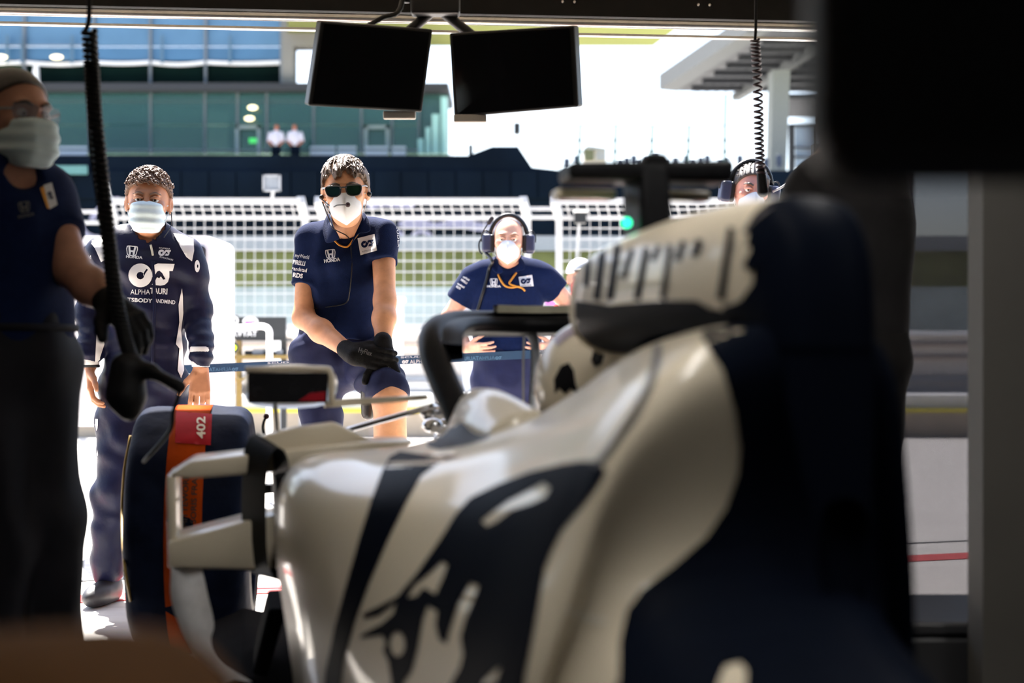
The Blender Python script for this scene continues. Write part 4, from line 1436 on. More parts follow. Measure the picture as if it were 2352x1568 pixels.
obj('floor_plate', extrude([car(-.9, -.35, .17), car(-1.3, -.72, .17), (car(-3.2, -.74, .17)), car(-3.6, -.4, .17), car(-3.6, .4, .17), car(-3.2, .74, .17), car(-1.3, .72, .17), car(-.9, .35, .17)], (0, 0, .03)), M_matte, race)
obj('floor_strake', cpl([(-1.35, -.80, .27), (-1.35, -.70, .31), (-1.35, -.52, .27), (-1.35, -.60, .19), (-1.35, -.76, .20)], .8), M_matte, race, True)
# --- suspension
for s in (-1, 1):
    for (u0, z0, z1) in ((-.10, .60, .58), (.12, .58, .56), (-.12, .40, .36), (.15, .38, .36)):
        obj('wishbone', bar(car(u0 * 1.8, s * .18, z0), car(u0 * .3, s * .72, z1), .05, .014), M_carbon, race)


# --- wheels in their tyre warmers
def revolve(c, axis, prof, n=48):
    """prof: [(offset along axis, radius)] closed loop"""
    c, axis = np.array(c, float), np.array(axis, float)
    axis /= np.linalg.norm(axis)
    up = np.array((0, 0, 1.0))
    f_ = np.cross(axis, up)
    G = []
    for k in range(n):
        a = 2 * math.pi * k / n
        rd = math.cos(a) * up + math.sin(a) * f_
        G.append([c + axis * o + rd * r for o, r in prof])
    return grid(G, True, True)


M_warm = mat('warmer_nylon', (0.006, 0.010, 0.026), 0.75, spec=.05, var=0.3, scale=14, bump=0.5, bscale=18)
M_strap = mat('orange_strap', (0.40, 0.055, 0.006), 0.85, spec=.03, var=0.2, scale=12, bump=0.2)
M_redlab = mat('red_label', (0.36, 0.012, 0.02), 0.7, spec=.05, var=0.1)
M_brown = mat('amber_warmer', (0.055, 0.020, 0.0015), 0.9, spec=.1, var=0.2, scale=10)


def warmer_profile(w, r):
    return [(-w, r * .62), (-w, r * .86), (-w * .93, r * .95), (-w * .75, r * .995), (-w * .3, r * 1.005), (w * .3, r * 1.005), (w * .75, r * .995), (w * .93, r * .95), (w, r * .86), (w, r * .62), (w * .8, r * .60), (-w * .8, r * .60)]


def wheel(u, v, z, steer, w, r, name_label, front=True):
    c = car(u, v, z)
    a = CA - math.radians(steer)
    ax = np.array((math.cos(a), math.sin(a), 0))
    wroot = tag(bpy.data.objects.new('wheel', None), None)
    COL.objects.link(wroot)
    wroot.parent = race
    BASE[wroot.name] = BASE[race.name]
    wroot['label'] = name_label
    warm = obj('tyre_warmer', wrinkled(revolve(c, ax, cr(warmer_profile(w, r), 3, True), 72), c, ax, .004), M_warm, wroot, True)
    obj('strap', revolve(c, ax, [(-.052, r * 1.004), (-.052, r * 1.018), (.052, r * 1.018), (.052, r * 1.004)], 72), M_strap, wroot, True)
    obj('tyre', revolve(c, ax, cr([(-w * .9, r * .6), (-w * .92, r * .8), (-w * .8, r * .93), (w * .8, r * .93), (w * .92, r * .8), (w * .9, r * .6)], 3, True), 40), M_rubber, wroot, True)
    obj('rim', revolve(c, ax, [(-w * .8, r * .15), (-w * .5, r * .58), (-w * .8, r * .62), (w * .8, r * .62), (w * .5, r * .58), (w * .6, r * .15)], 32), M_carbon, wroot, True)
    return wroot, warm, c, ax


def wrinkled(vf, c, ax, amp):
    v = np.array(vf[0])
    q = v - c
    o = q @ ax
    rr = q - o[:, None] * ax
    th = np.arctan2(rr[:, 2], rr[:, 0] * ax[1] * -1 + rr[:, 1] * ax[0])
    rn = np.linalg.norm(rr, axis=1)
    d = amp * (np.sin(th * 9 + o * 12) + .6 * np.sin(th * 17 - o * 30 + 1))
    return v + rr / rn[:, None] * d[:, None], vf[1]


w1, warm1, wc, wax = wheel(0, -.85, .458, 3, .170, .365, 'front wheel in a navy warmer with an orange strap marked 402')
wheel(0, .85, .458, 3, .170, .365, 'front wheel on the far side of the nose')
bw = bvh_of(*[o for o in w1.children if o.name.startswith(('strap', 'tyre_warmer'))])
decal('number_label', [[(404, 944), (487, 950), (484, 1022), (402, 1016)]], bw, M_redlab, w1, 8, .004)
text('lettering', '402', 461, 981, 20, bw, mat('cream_print', (.70, .62, .50), .6), w1, width_px=50, rot=-90, bold=.02, off=.008)
text('lettering', 'HITTEWORE', 425, 1150, 13, bw, mat('dark_print', (.03, .012, .006), .6), w1, width_px=120, rot=-88, bold=.02, off=.006)
text('lettering', 'SORIS FRA', 445, 1150, 13, bw, MATS['dark_print'], w1, width_px=105, rot=-88, bold=.02, off=.006)
obj('edge_piping', tube([shoot(bw, x, y, .004, 4.2) for x, y in ((300, 1000), (285, 1080), (280, 1180), (285, 1290), (300, 1380))], .004, 6, 4), mat('gold_piping', (.30, .19, .04), .5), w1, True)
obj('warmer_cord', tube([at(610, 1010, 4.1), at(604, 985, 4.12), at(606, 968, 4.12), at(612, 957, 4.12)], .004, 6, 5), M_rubber, w1, True)
obj('cord_end', sphere(at(612, 956, 4.12), .009, 10, 8), mat('dark_red_cap', (.06, .01, .012), .5), w1, True)
# rear wheels: warmers with amber shoulders
for s, lab in ((-1, 'rear wheel in an amber warmer close in the lower left corner'), (1, 'rear wheel on the far side of the engine cover')):
    uu, vv = -3.62, s * .875
    wr = bpy.data.objects.new('wheel', None)
    COL.objects.link(wr)
    wr.parent = race
    BASE[wr.name] = BASE[race.name]
    wr['label'] = lab
    c = car(uu, vv, .470)
    ax = np.array((*rv, 0))
    obj('tyre_warmer', wrinkled(revolve(c, ax, cr(warmer_profile(.21, .372), 3, True), 72), c, ax, .003), M_brown, wr, True)
    obj('tyre', revolve(c, ax, cr([(-.19, .22), (-.19, .3), (-.16, .345), (.16, .345), (.19, .3), (.19, .22)], 3, True), 40), M_rubber, wr, True)
    obj('rim', revolve(c, ax, [(-.16, .06), (-.1, .21), (-.16, .23), (.16, .23), (.1, .21), (.12, .06)], 32), M_carbon, wr, True)
# trestles the car stands on
for i, (u, lab) in enumerate(((-.75, 'black trestle under the cockpit of the car'), (-3.3, 'black trestle under the rear of the car'))):
    st = root('car_stand', car(u, 0, 0), lab, 'stand', 'trestles under the car')
    obj('crossbar', bar(car(u, -.28, .19 if i else .235), car(u, .28, .19 if i else .235), .06, .03), M_carbon, st)
    for s in (-1, 1):
        obj('leg', bar(car(u - .1, s * .25, 0.0), car(u, s * .25, .18), .03), M_carbon, st)
        obj('leg', bar(car(u + .1, s * .25, 0.0), car(u, s * .25, .18), .03), M_carbon, st)
# --- driver in the cockpit: helmet, shoulders
hc = car(-1.62, .005, .925)
drv = root('seated_driver', car(-1.7, 0, .62), 'seated driver in a cream and black helmet inside the cockpit', 'person')
Rh = np.array([np.array((*rv, 0)), np.array((*fu, 0)), np.array((0, 0, 1.0))]).T
hel = U([ell(hc, (.122, .142, .135), Rh), ell(hc + Rh @ np.array((0, .06, -.07)), (.095, .085, .07), Rh)], .03)
helo = obj('helmet', sdf(hel, [hc - .2, hc + .2], .02, .006), M_cream, drv, True)
vis = cut(U([ell(hc, (.125, .147, .135), Rh), ell(hc + Rh @ np.array((0, .06, -.07)), (.098, .088, .07), Rh)], .03),
          half(hc + Rh @ np.array((0, .0, .05)), (0, 0, 1)), half(hc + Rh @ np.array((0, .0, -.03)), (0, 0, -1)), half(hc + Rh @ np.array((0, .04, 0)), Rh @ np.array((0, -1, 0))))
obj('visor', sdf(vis, [hc - .2, hc + .2], .02, .006), mat('visor_black', (.01, .01, .012), .08), drv, True)
bh = bvh_of(helo)
decal('helmet_patch', [[(1272, 870), (1288, 840), (1306, 832), (1318, 850), (1322, 880), (1330, 905), (1310, 893), (1298, 905), (1284, 892), (1274, 905)]], bh, M_carbon, drv, 6, .003)
decal('helmet_patch', [[(1362, 806), (1378, 800), (1388, 815), (1382, 836), (1366, 842), (1358, 826)]], bh, M_carbon, drv, 6, .003)
decal('helmet_band', [[(1270, 775), (1300, 755), (1345, 742), (1400, 740), (1400, 752), (1350, 756), (1310, 772), (1280, 795)]], bh, mat('lilac_band', (.3, .25, .3), .4), drv, 6, .003)
sh = U([rc(car(-1.75, -.14, .70), car(-1.75, .14, .70), .09, .09), rc(car(-1.78, 0, .70), car(-1.6, 0, .5), .13, .13), rc(car(-1.72, 0, .74), car(-1.64, 0, .86), .06, .06),
        rc(car(-1.72, -.16, .69), car(-1.45, -.16, .60), .05, .045), rc(car(-1.45, -.16, .60), car(-1.25, -.06, .68), .045, .035),
        rc(car(-1.72, .16, .69), car(-1.45, .16, .60), .05, .045), rc(car(-1.45, .16, .60), car(-1.25, .06, .68), .045, .035)], .03)
obj('race_suit', sdf(sh, [car(-2, -.3, .4), car(-1.1, .3, 1.0), car(-2, .3, .4), car(-1.1, -.3, .9)], .02, .012), mat('suit_navy_dark', (.012, .016, .04), .7), drv, True)
# ================================================================== people
def skinmat(name, c):
    return mat(name, c, 0.48, var=0.10, scale=30, bump=0.04, bscale=260, sss=0.0, spec=.4)


M_skinB = skinmat('skin_tan', (.70, .35, .195))
M_skinA = skinmat('skin_brown', (.46, .21, .11))
M_skinC = skinmat('skin_fair', (.70, .38, .26))
M_skinE = skinmat('skin_beige', (.42, .20, .13))
M_polo = mat('navy_polo', (.0055, .0125, .050), .85, var=.12, scale=60, bump=.15, bscale=220, spec=.06, sheen=.04)
M_shorts = mat('navy_shorts', (.014, .018, .055), .65, var=.12, scale=20, bump=.15, bscale=40, spec=.12)
M_suit = mat('navy_suit', (.0052, .0065, .028), .5, var=.15, scale=18, bump=.2, bscale=30, spec=.2)
M_glove = mat('black_glove', (.006, .006, .007), .6, spec=.1, var=.3, scale=60, bump=.2, bscale=200)
M_maskb = mat('mask_blue', (.62, .76, .80), .8, var=.03, scale=30, bump=.06)
M_maskw = mat('mask_white', (.78, .80, .82), .8, var=.03, scale=30, bump=.08)
M_hairB = mat('hair_brown', (.12, .072, .042), .45, var=.4, scale=120, bump=.4, bscale=300)
M_hairA = mat('hair_curly', (.13, .068, .038), .5, var=.4, scale=120, bump=.3)
M_hairD = mat('hair_dark', (.035, .026, .022), .4, var=.4, scale=120, bump=.3)
M_eye = mat('eye_white', (.7, .68, .66), .25)
M_iris = mat('iris_dark', (.03, .015, .008), .15)
M_lens = mat('sunglass_lens', (.006, .020, .013), .05, var=.1, coat=.5)
M_orange = mat('orange_lanyard', (.62, .26, .02), .6)
M_cupnavy = mat('ear_cup_navy', (.03, .035, .075), .35)
M_shoe = mat('shoe_dark', (.03, .03, .035), .5)


def rotm(yaw, pitch, roll):
    """columns: image-right, face-forward, up; yaw turns the face to the image right, pitch looks down, roll lifts the image right side"""
    y, p, r = (math.radians(q) for q in (yaw, pitch, roll))
    x = np.array((1., 0, 0))
    f = np.array((0, -1., 0))
    z = np.array((0, 0, 1.))
    x, z = x * math.cos(r) + z * math.sin(r), z * math.cos(r) - x * math.sin(r)
    f, z = f * math.cos(p) - z * math.sin(p), z * math.cos(p) + f * math.sin(p)
    c, s = math.cos(y), math.sin(y)
    Rz = np.array(((c, -s, 0), (s, c, 0), (0, 0, 1)))
    return np.stack([Rz @ x, Rz @ f, Rz @ z], 1)


class Head:
    def __init__(s, c, yaw=0, pitch=0, roll=0, k=1.0):
        s.c, s.R, s.k = np.array(c, float), rotm(yaw, pitch, roll), k

    def L(s, x, y, z):
        return s.c + s.R @ (np.array((x, y, z)) * s.k)

    def loc(s, P):
        return ((P - s.c) @ s.R) / s.k

    def field(s):
        L, R, k = s.L, s.R, s.k

        def E(c, r):
            return ell(L(*c), np.array(r) * k, R)
        base = U([E((0, -.012, .03), (.075, .095, .088)), E((0, .026, -.03), (.062, .066, .088)), E((0, .042, -.085), (.040, .040, .034))], .03 * k)
        feat = U([base, rc(L(-.038, .078, .034), L(.038, .078, .034), .011 * k, .011 * k), rc(L(0, .086, .022), L(0, .106, -.024), .008 * k, .0135 * k),
                  E((.014, .094, -.028), (.010, .012, .009)), E((-.014, .094, -.028), (.010, .012, .009)),
                  E((.040, .062, -.012), (.026, .026, .02)), E((-.040, .062, -.012), (.026, .026, .02)),
                  E((0, .086, -.060), (.024, .012, .010))], .012 * k)
        sock = U([E((.031, .098, .012), (.018, .017, .011)), E((-.031, .098, .012), (.018, .017, .011))], .002)
        g = minus(feat, sock, .008 * k)
        ears = []
        for sx in (-1, 1):
            ears.append(minus(ell(L(sx * .079, -.008, -.005), np.array((.011, .020, .033)) * k, R @ rot_small(sx)), E((sx * .089, -.004, -.002), (.008, .011, .020)), .004))
        return U([g] + ears, .006 * k)

    def eyes(s, parent):
        for sx in (-1, 1):
            obj('eye', sphere(s.L(sx * .031, .0785, .0105), .0125 * s.k, 14, 10), M_eye, parent, True)
            obj('iris', sphere(s.L(sx * .031, .0865, .0095), np.array((.006, .006, .006)) * s.k, 10, 8), M_iris, parent, True)

    def lids(s, parent, m):
        for sx in (-1, 1):
            obj('eyelid', tube([s.L(sx * .013, .090, .014), s.L(sx * .031, .0955, .0185), s.L(sx * .048, .084, .013)], [.003 * s.k, .006 * s.k, .003 * s.k], 8, 4), m, parent, True)

    def brows(s, parent, m, dz=0.0):
        for sx in (-1, 1):
            obj('eyebrow', tube([s.L(sx * .012, .0935, .031 + dz), s.L(sx * .03, .0925, .037 + dz), s.L(sx * .052, .076, .031 + dz)], [.003 * s.k, .0048 * s.k, .002 * s.k], 8, 4), m, parent, True)

    def mask(s, parent, m, pointed=False, top=.012):
        L, R, k = s.L, s.R, s.k
        if pointed:
            e = U([ell(L(0, .052, -.048), np.array((.057, .066, .066)) * k, R), ell(L(0, .070, -.045), np.array((.024, .056, .042)) * k, R)], .03 * k)
        else:
            e = rbox(L(0, .050, -.052), np.array((.063, .078, .062)) * k, .046 * k, R)

        def f(P):
            q = s.loc(P)
            d = e(P)
            if pointed:
                d = d - .004 * np.exp(-(q[:, 0] / .010) ** 2) * k
            else:
                d = d + .0022 * k * np.sin(q[:, 2] * 190 + 6 * np.abs(q[:, 0]))
            t = (q[:, 2] - (top - (.42 if pointed else .22) * np.abs(q[:, 0]) - (4.0 * q[:, 0] ** 2 if pointed else 0))) * k
            b = (-(.114 if pointed else .120) + (.7 * np.abs(q[:, 0]) if pointed else .22 * np.abs(q[:, 0])) - q[:, 2]) * k
            y = (.012 - q[:, 1]) * k
            return np.maximum.reduce([d, t, b, y])
        mo = obj('face_mask', sdf(f, [L(-.09, -.02, -.14), L(.09, .14, .04), L(.09, -.02, -.14), L(-.09, .14, .04)], .015, .004), m, parent, True)
        for sx in (-1, 1):
            for z in (-.012, -.072):
                obj('ear_loop', tube([L(sx * .062, .03, z), L(sx * .073, .012, z * .6), L(sx * .082, -.012, -.004)], .0016 * k, 6, 3), m, mo)
        return mo

    def hair(s, parent, m, style):
        L, R, k = s.L, s.R, s.k
        gro = {'curly': .013, 'fringe': .012, 'slick': .010, 'crop': .006}[style]
        e = ell(L(0, -.012, .032), np.array((.075 + gro, .095 + gro, .086 + gro * 1.3)) * k, R)

        def f(P):
            q = s.loc(P)
            d = e(P)
            x, y, z = q[:, 0], q[:, 1], q[:, 2]
            if style == 'curly':
                n = np.sin(x * 300 + 2 * np.sin(y * 170)) * np.sin(y * 290 + 2 * np.sin(z * 160)) * np.sin(z * 310 + 2 * np.sin(x * 150))
                d = d - .0065 * k * n * np.clip((z - .0) / .05, .25, 1)
                hl = np.interp(y, [-.09, -.02, .03, .07], [-.045, .012, .05, .072])
            elif style == 'fringe':
                d = d - .0022 * k * np.sin(x * 420 + 8 * np.sin(y * 30)) - .003 * k * np.sin(x * 90 + y * 40)
                hl = np.interp(y, [-.09, -.02, .03, .06], [-.07, -.02, .035, .066]) + np.where(y > .03, .011 * np.sin(x * 95 + .6) + .006 * np.sin(x * 260), 0)
            elif style == 'slick':
                d = d - .0020 * k * np.sin(x * 330 + 6 * np.sin(y * 22))
                hl = np.interp(y, [-.09, -.02, .03, .07], [-.06, -.03, .03, .078])
            else:
                hl = np.interp(y, [-.09, -.02, .03, .07], [-.06, -.02, .05, .09])
            return np.maximum(d, (hl - z) * k)
        ho = obj('hair', sdf(f, [L(-.1, -.12, -.1), L(.1, .1, .14), L(.1, -.12, -.1), L(-.1, .1, .14)], .02, .0035), m, parent, True)
        rs = np.random.RandomState(3)
        tf = []
        n = {'curly': 260, 'fringe': 240, 'slick': 120, 'crop': 0}[style]
        for _ in range(n):
            a, b = rs.uniform(0, 2 * math.pi), rs.uniform(.0, 1.25)
            d = np.array((math.sin(b) * math.cos(a), math.sin(b) * math.sin(a), math.cos(b)))
            if style != 'curly' and d[1] > .75:
                continue
            p = np.array((0, -.012, .032)) + d * np.array((.075 + gro, .095 + gro, .086 + gro * 1.3)) * .98
            if p[1] > .06 and p[2] < .06:
                continue
            if style == 'curly':
                r = rs.uniform(.006, .010)
                t1 = np.cross(d, rs.normal(size=3))
                t1 /= np.linalg.norm(t1)
                t2 = np.cross(d, t1)
                tf.append(tube([L(*(p + d * .002 + r * (math.cos(w) * t1 + math.sin(w) * t2) + d * .0015 * w)) for w in np.linspace(0, 5, 7)], .0026 * k, 5))
            else:
                gdir = np.array((d[0] * .4 + rs.normal() * .3, .9 if style == 'fringe' else -.9, -.25))
                gdir -= d * (gdir @ d) * .85
                gdir /= np.linalg.norm(gdir)
                ln = rs.uniform(.02, .035)
                tf.append(tube([L(*p), L(*(p + gdir * ln * .5 + d * .003)), L(*(p + gdir * ln))], [.0028 * k, .0024 * k, .0006 * k], 5))
        if tf:
            tag(obj('hair_locks', join(*tf), m, ho, True), kind='stuff')
        return ho


def rot_small(sx):
    a = math.radians(18 * sx)
    return np.array(((math.cos(a), -math.sin(a), 0), (math.sin(a), math.cos(a), 0), (0, 0, 1)))


def unit(v):
    v = np.array(v, float)
    return v / np.linalg.norm(v)


def hand(w, d, n, t, curl=(18, 25, 20), spread=.10, sc=1.0, fat=0.0, thumb=(.62, .62, .30)):
    """hand at wrist w: d = towards the fingers, n = where the palm faces, t = thumb side"""
    d = unit(d)
    n = unit(np.array(n, float) - d * (np.array(n, float) @ d))
    t = unit(np.array(t, float) - d * (np.array(t, float) @ d) - n * (np.array(t, float) @ n))
    w = np.array(w, float)
    palm, fing = [], []
    offs = [.030, .010, -.011, -.030]
    lens = [.92, 1.0, .95, .76]
    for i in range(4):
        kn = w + sc * (d * (.090 - .004 * abs(i - 1)) + t * offs[i])
        palm.append(rc(w + sc * (t * offs[i] * .55), kn, .0145 * sc + fat, .0115 * sc + fat))
        a = 0.0
        p = kn
        for j, (ln, cu) in enumerate(zip((.043, .027, .021), curl)):
            a += math.radians(cu)
            dd = unit(d + t * spread * (1.3 - i) * .8)
            v = dd * math.cos(a) + n * math.sin(a)
            q = p + v * ln * lens[i] * sc
            fing.append(rc(p, q, (.0100 - .0010 * j) * sc + fat, (.0092 - .0010 * j) * sc + fat))
            p = q
    b = w + sc * (d * .022 + t * .022)
    v = unit(d * thumb[0] + t * thumb[1] + n * thumb[2])
    m1 = b + v * .042 * sc
    v2 = unit(v + d * .45)
    m2 = m1 + v2 * .032 * sc
    m3 = m2 + unit(v2 + d * .3) * .025 * sc
    th = [rc(b, m1, .016 * sc + fat, .0125 * sc + fat), rc(m1, m2, .0115 * sc + fat, .0105 * sc + fat), rc(m2, m3, .0105 * sc + fat, .0085 * sc + fat)]
    pf, ff, tf_ = U(palm, .012), U(fing, .003), U(th, .006)
    return lambda P: smin(smin(pf(P), ff(P), .005), tf_(P), .008)


def shoe(p, m, parent, yaw=0):
    p = np.array(p, float)
    R = rotm(yaw, 0, 0)
    f = cut(U([ell(p + R @ np.array((0, .06, .04)), (.05, .13, .05), R), ell(p + R @ np.array((0, -.02, .06)), (.042, .06, .07), R)], .03), half((0, 0, p[2]), (0, 0, -1)))
    obj('shoe', sdf(f, [p - .22, p + .22], .0, .012), m, parent, True)


def P_(x, y, d):
    return at(x, y, d)


# ------------------------------------------------------------------ the leaning mechanic
def mechanic_leaning():
    r_ = root('person', (P_(770, 900, 5.3)[0], 5.3, 0), 'person in navy polo and shorts leaning on one knee with black gloves', 'person')
    H = Head(P_(793, 441, 5.13), 3, 10, 4, 1.0)
    shl, shr = P_(712, 566, 5.30), P_(880, 540, 5.27)
    ell_, wrl = P_(697, 730, 5.27), P_(800, 806, 5.06)
    elr, wrr = P_(884, 690, 5.16), P_(879, 796, 5.05)
    hipl, hipr = P_(732, 815, 5.44), P_(838, 815, 5.42)
    knl, anl = P_(738, 1010, 5.40), (P_(738, 1010, 5.40)[0], 5.46, .10)
    knr = P_(895, 915, 5.02)
    anr = np.array((P_(898, 1300, 5.06)[0], 5.06, .10))
    body = U([rc(P_(796, 490, 5.20), P_(800, 552, 5.29), .056, .064),
              spine([(P_(799, 555, 5.30), .12, .07), (P_(792, 640, 5.34), .14, .09), (P_(786, 790, 5.40), .12, .09)]),
              rc(shl, ell_, .046, .037), rc(ell_, (ell_ * .6 + wrl * .4), .038, .041), rc(ell_ * .6 + wrl * .4, wrl, .041, .027),
              rc(shr, elr, .046, .038), rc(elr, elr * .6 + wrr * .4, .038, .040), rc(elr * .6 + wrr * .4, wrr, .040, .026),
              rc(hipl, knl, .080, .052), rc(knl, (knl * .55 + np.array(anl) * .45), .056, .058), rc(knl * .55 + np.array(anl) * .45, anl, .058, .036),
              rc(hipr, knr, .085, .060), rc(knr, knr * .6 + anr * .4 + (0, .03, 0), .058, .060), rc(knr * .6 + anr * .4 + (0, .03, 0), anr, .060, .038)], .025)
    hf = H.field()
    full = lambda P: smin(body(P), hf(P), .02)
    pts = [H.c + .13, H.c - .13, shl, shr, ell_, elr, wrl, wrr, np.array(anl), anr, hipl, hipr]
    bo = obj('body', sdf(full, pts, .09, .0052), M_skinB, r_, True)
    H.eyes(r_)
    H.brows(r_, M_hairB)
    H.hair(r_, M_hairB, 'fringe')
    H.mask(r_, M_maskw, True)
    # sunglasses
    gl = bpy.data.objects.new('sunglasses', None)
    COL.objects.link(gl)
    gl.parent = r_
    BASE[gl.name] = BASE[r_.name]
    for sx in (-1, 1):
        o_ = [H.L(sx * (.010 + x), .104 - .18 * x, .012 + y) for x, y in cr([(.0, .014), (.025, .018), (.05, .015), (.052, .0), (.044, -.016), (.022, -.020), (.004, -.012)], 3, True)]
        obj('lens', extrude(o_, -H.R[:, 1] * .003), M_lens, gl)
        obj('rim', tube(o_, .0024, 6, 0, True), M_black, gl, True)
        obj('temple', tube([H.L(sx * .061, .095, .022), H.L(sx * .074, .06, .022), H.L(sx * .083, -.01, .014)], .003, 6, 3), M_grey, gl, True)
    obj('bridge', tube([H.L(-.012, .104, .022), H.L(0, .108, .024), H.L(.012, .104, .022)], .003, 6, 3), M_black, gl, True)
    # polo shirt
    tors = spine([(P_(800, 536, 5.28), .088, .072), (P_(797, 560, 5.29), .145, .092), (P_(793, 610, 5.30), .162, .115), (P_(790, 690, 5.34), .138, .122), (P_(788, 775, 5.38), .122, .125)])
    sl_e, sr_e = shl + (ell_ - shl) * .56, shr + (elr - shr) * .42
    sl = cut(rc(shl + (.004, 0, .01), shl + (ell_ - shl) * .8, .064, .060), half(sl_e, ell_ - shl))
    sr = cut(rc(shr + (-.01, 0, .01), shr + (elr - shr) * .7, .060, .056), half(sr_e, elr - shr))
    top = U([tors, rc(P_(735, 548, 5.29), P_(860, 532, 5.27), .055, .058)], .03)
    sh = lambda P: smin(smin(top(P), sl(P), .025), sr(P), .025)
    shf = wrinkle(cut(sh, half(P_(788, 778, 5.38), (0, 0, -1))), .0055, 32, 4, (1, 1, .8))
    shf = minus(shf, rc(P_(796, 505, 5.17), P_(804, 568, 5.165), .060, .012), .004)
    shf = minus(shf, rc(P_(796, 470, 5.24), P_(800, 540, 5.27), .066, .062), .003)
    so = obj('polo_shirt', sdf(shf, [shl, shr, P_(788, 785, 5.4), P_(800, 520, 5.2), sl_e, sr_e], .14, .0055), M_polo, r_, True)
    # collar flaps
    for pts_, nm in (([(753, 490, 5.24), (741, 520, 5.20), (745, 548, 5.17), (752, 558, 5.15), (772, 551, 5.135), (779, 545, 5.13), (766, 520, 5.15), (759, 497, 5.18)], 0),
                     ([(834, 487, 5.22), (846, 505, 5.18), (850, 528, 5.155), (838, 534, 5.145), (822, 537, 5.14), (806, 562, 5.135), (816, 536, 5.14), (830, 506, 5.16)], 1)):
        Q = [P_(*p) for p in cr(pts_, 3, True)]
        obj('collar', bevel(extrude(Q, (0, .012, .0)), .003, 2), M_polo, so, True)
    # shorts
    sho = U([spine([(P_(770, 770, 5.42), .135, .125), (P_(768, 815, 5.44), .155, .14)]), rc(hipl + (-.01, 0, 0), P_(738, 985, 5.41), .100, .080),
             rc(hipr, P_(888, 892, 5.04), .105, .078)], .03)
    hemr = unit(P_(892, 905, 5.02) - hipr)
    shof = wrinkle(cut(sho, half((0, 0, P_(0, 994, 5.4)[2]), (0, 0, -1))), .0065, 42, 9)
    shof = minus(shof, rc(knr + (0, -.03, -.035), knr + (0, -.2, -.30), .062, .10), .01)
    po = obj('shorts', sdf(shof, [P_(680, 770, 5.4), P_(860, 1000, 5.4), knr], .12, .006), M_shorts, r_, True)
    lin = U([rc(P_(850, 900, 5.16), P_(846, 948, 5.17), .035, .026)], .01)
    obj('shaded_hem', sdf(lin, [P_(820, 880, 5.1), P_(870, 970, 5.2)], .03, .006), M_black, po, True)  # black colour paints the rear hem of the shorts in shadow
    # gloves
    g1 = U([hand(wrl + unit(wrl - ell_) * .012, P_(890, 826, 4.99) - P_(805, 808, 5.04), (0, 1, -.12), (0, 0.1, 1), (12, 24, 22), .05, .98, .0035, (.8, .45, .3)),
            rc(wrl - unit(wrl - ell_) * .015, wrl + unit(wrl - ell_) * .045, .034, .035)], .012)
    go = obj('glove', sdf(g1, [wrl, P_(905, 830, 4.98)], .08, .004), M_glove, r_, True)
    g2 = U([hand(wrr + np.array((.005, -.005, -.02)), P_(899, 905, 4.97) - P_(880, 805, 5.02), (-.1, .95, -.3), (-1, -.1, .1), (14, 22, 20), .22, .98, .0035, (.55, .75, .2)),
            rc(wrr + (0, 0, .02), wrr + (0.004, 0, -.04), .033, .036)], .012)
    obj('glove', sdf(g2, [wrr, P_(915, 915, 4.97), P_(850, 890, 4.97)], .08, .004), M_glove, r_, True)
    bg = bvh_of(*[o for o in r_.children if o.name.startswith('glove')])
    M_gp = mat('glove_print', (.12, .12, .125), .6)
    text('lettering', 'HyFlex', 839, 807, 12, bg, M_gp, go, width_px=32, rot=16, bold=.01, off=.002)
    text('lettering', 'HyFlex', 899, 850, 7, bg, M_gp, go, width_px=22, rot=48, bold=.0, off=.002)
    # prints on the shirt
    bs_ = bvh_of(so)
    decal('badge', [[(821, 547), (860, 537), (866, 575), (828, 586)]], bs_, M_print_w, so, 5, .003)
    ring_logo('badge_emblem', 844, 559, 30, bs_, MATS['navy_polo'], so, -10, .005)
    text('lettering', 'ALPHATAURI', 846, 575, 4, bs_, MATS['navy_polo'], so, width_px=29, rot=-12, bold=.0, off=.005)
    h_badge('h_emblem', 759, 583, 24, bs_, M_print_w, so, -6)
    text('lettering', 'HONDA', 762, 597, 8, bs_, M_print_w, so, width_px=37, rot=-7, bold=.04)
    for s_, cx, cy, hh_, w_, b_, ro in (('myWorld', 694, 588, 9, 32, .0, 9), ('PIRELLI', 687, 603, 10, 28, .03, 9), ('randstad', 688, 618, 9, 34, .01, 9), ('RDS', 684, 632, 10, 23, .04, 9)):
        text('lettering', s_, cx, cy, hh_, bs_, M_print_w, so, width_px=w_, rot=ro, bold=b_)
    text('lettering', 'SCUDERIA', 915, 545, 5, bs_, M_print_w, so, width_px=74, rot=86, bold=.0)
    # lanyard, headset wire with the little microphone
    obj('lanyard', tube([shoot(bs_, x, y, .006, 5.15) for x, y in ((768, 552), (780, 563), (795, 567), (803, 562), (812, 550), (822, 538))], .0035, 6, 4), M_orange, so, True)
    wire = [H.L(-.085, .01, -.02), P_(762, 475, 5.06), P_(775, 471, 5.0), P_(797, 470, 4.985)]
    obj('microphone_wire', tube(wire, .0022, 6, 5), M_black, r_, True)
    obj('microphone', sphere(P_(799, 470, 4.985), .009, 12, 8), mat('mic_foam', (.03, .012, .014), .8), r_, True)
    for sx in (-1, 1):
        obj('ear_piece', sphere(H.L(sx * .086, .008, -.012), .009, 10, 8), M_black, r_, True)
    obj('cable', tube([H.L(-.085, .0, -.03), P_(757, 505, 5.16), P_(766, 525, 5.13)] + [shoot(bs_, x, y, .004, 5.13) for x, y in ((800, 545), (807, 580), (808, 620), (803, 670), (795, 695), (765, 703), (722, 708))], .0022, 6, 4), M_black, r_, True)
    shoe((anl[0], anl[1], 0), M_shoe, r_)
    shoe((anr[0], anr[1], 0), M_shoe, r_)
    return r_


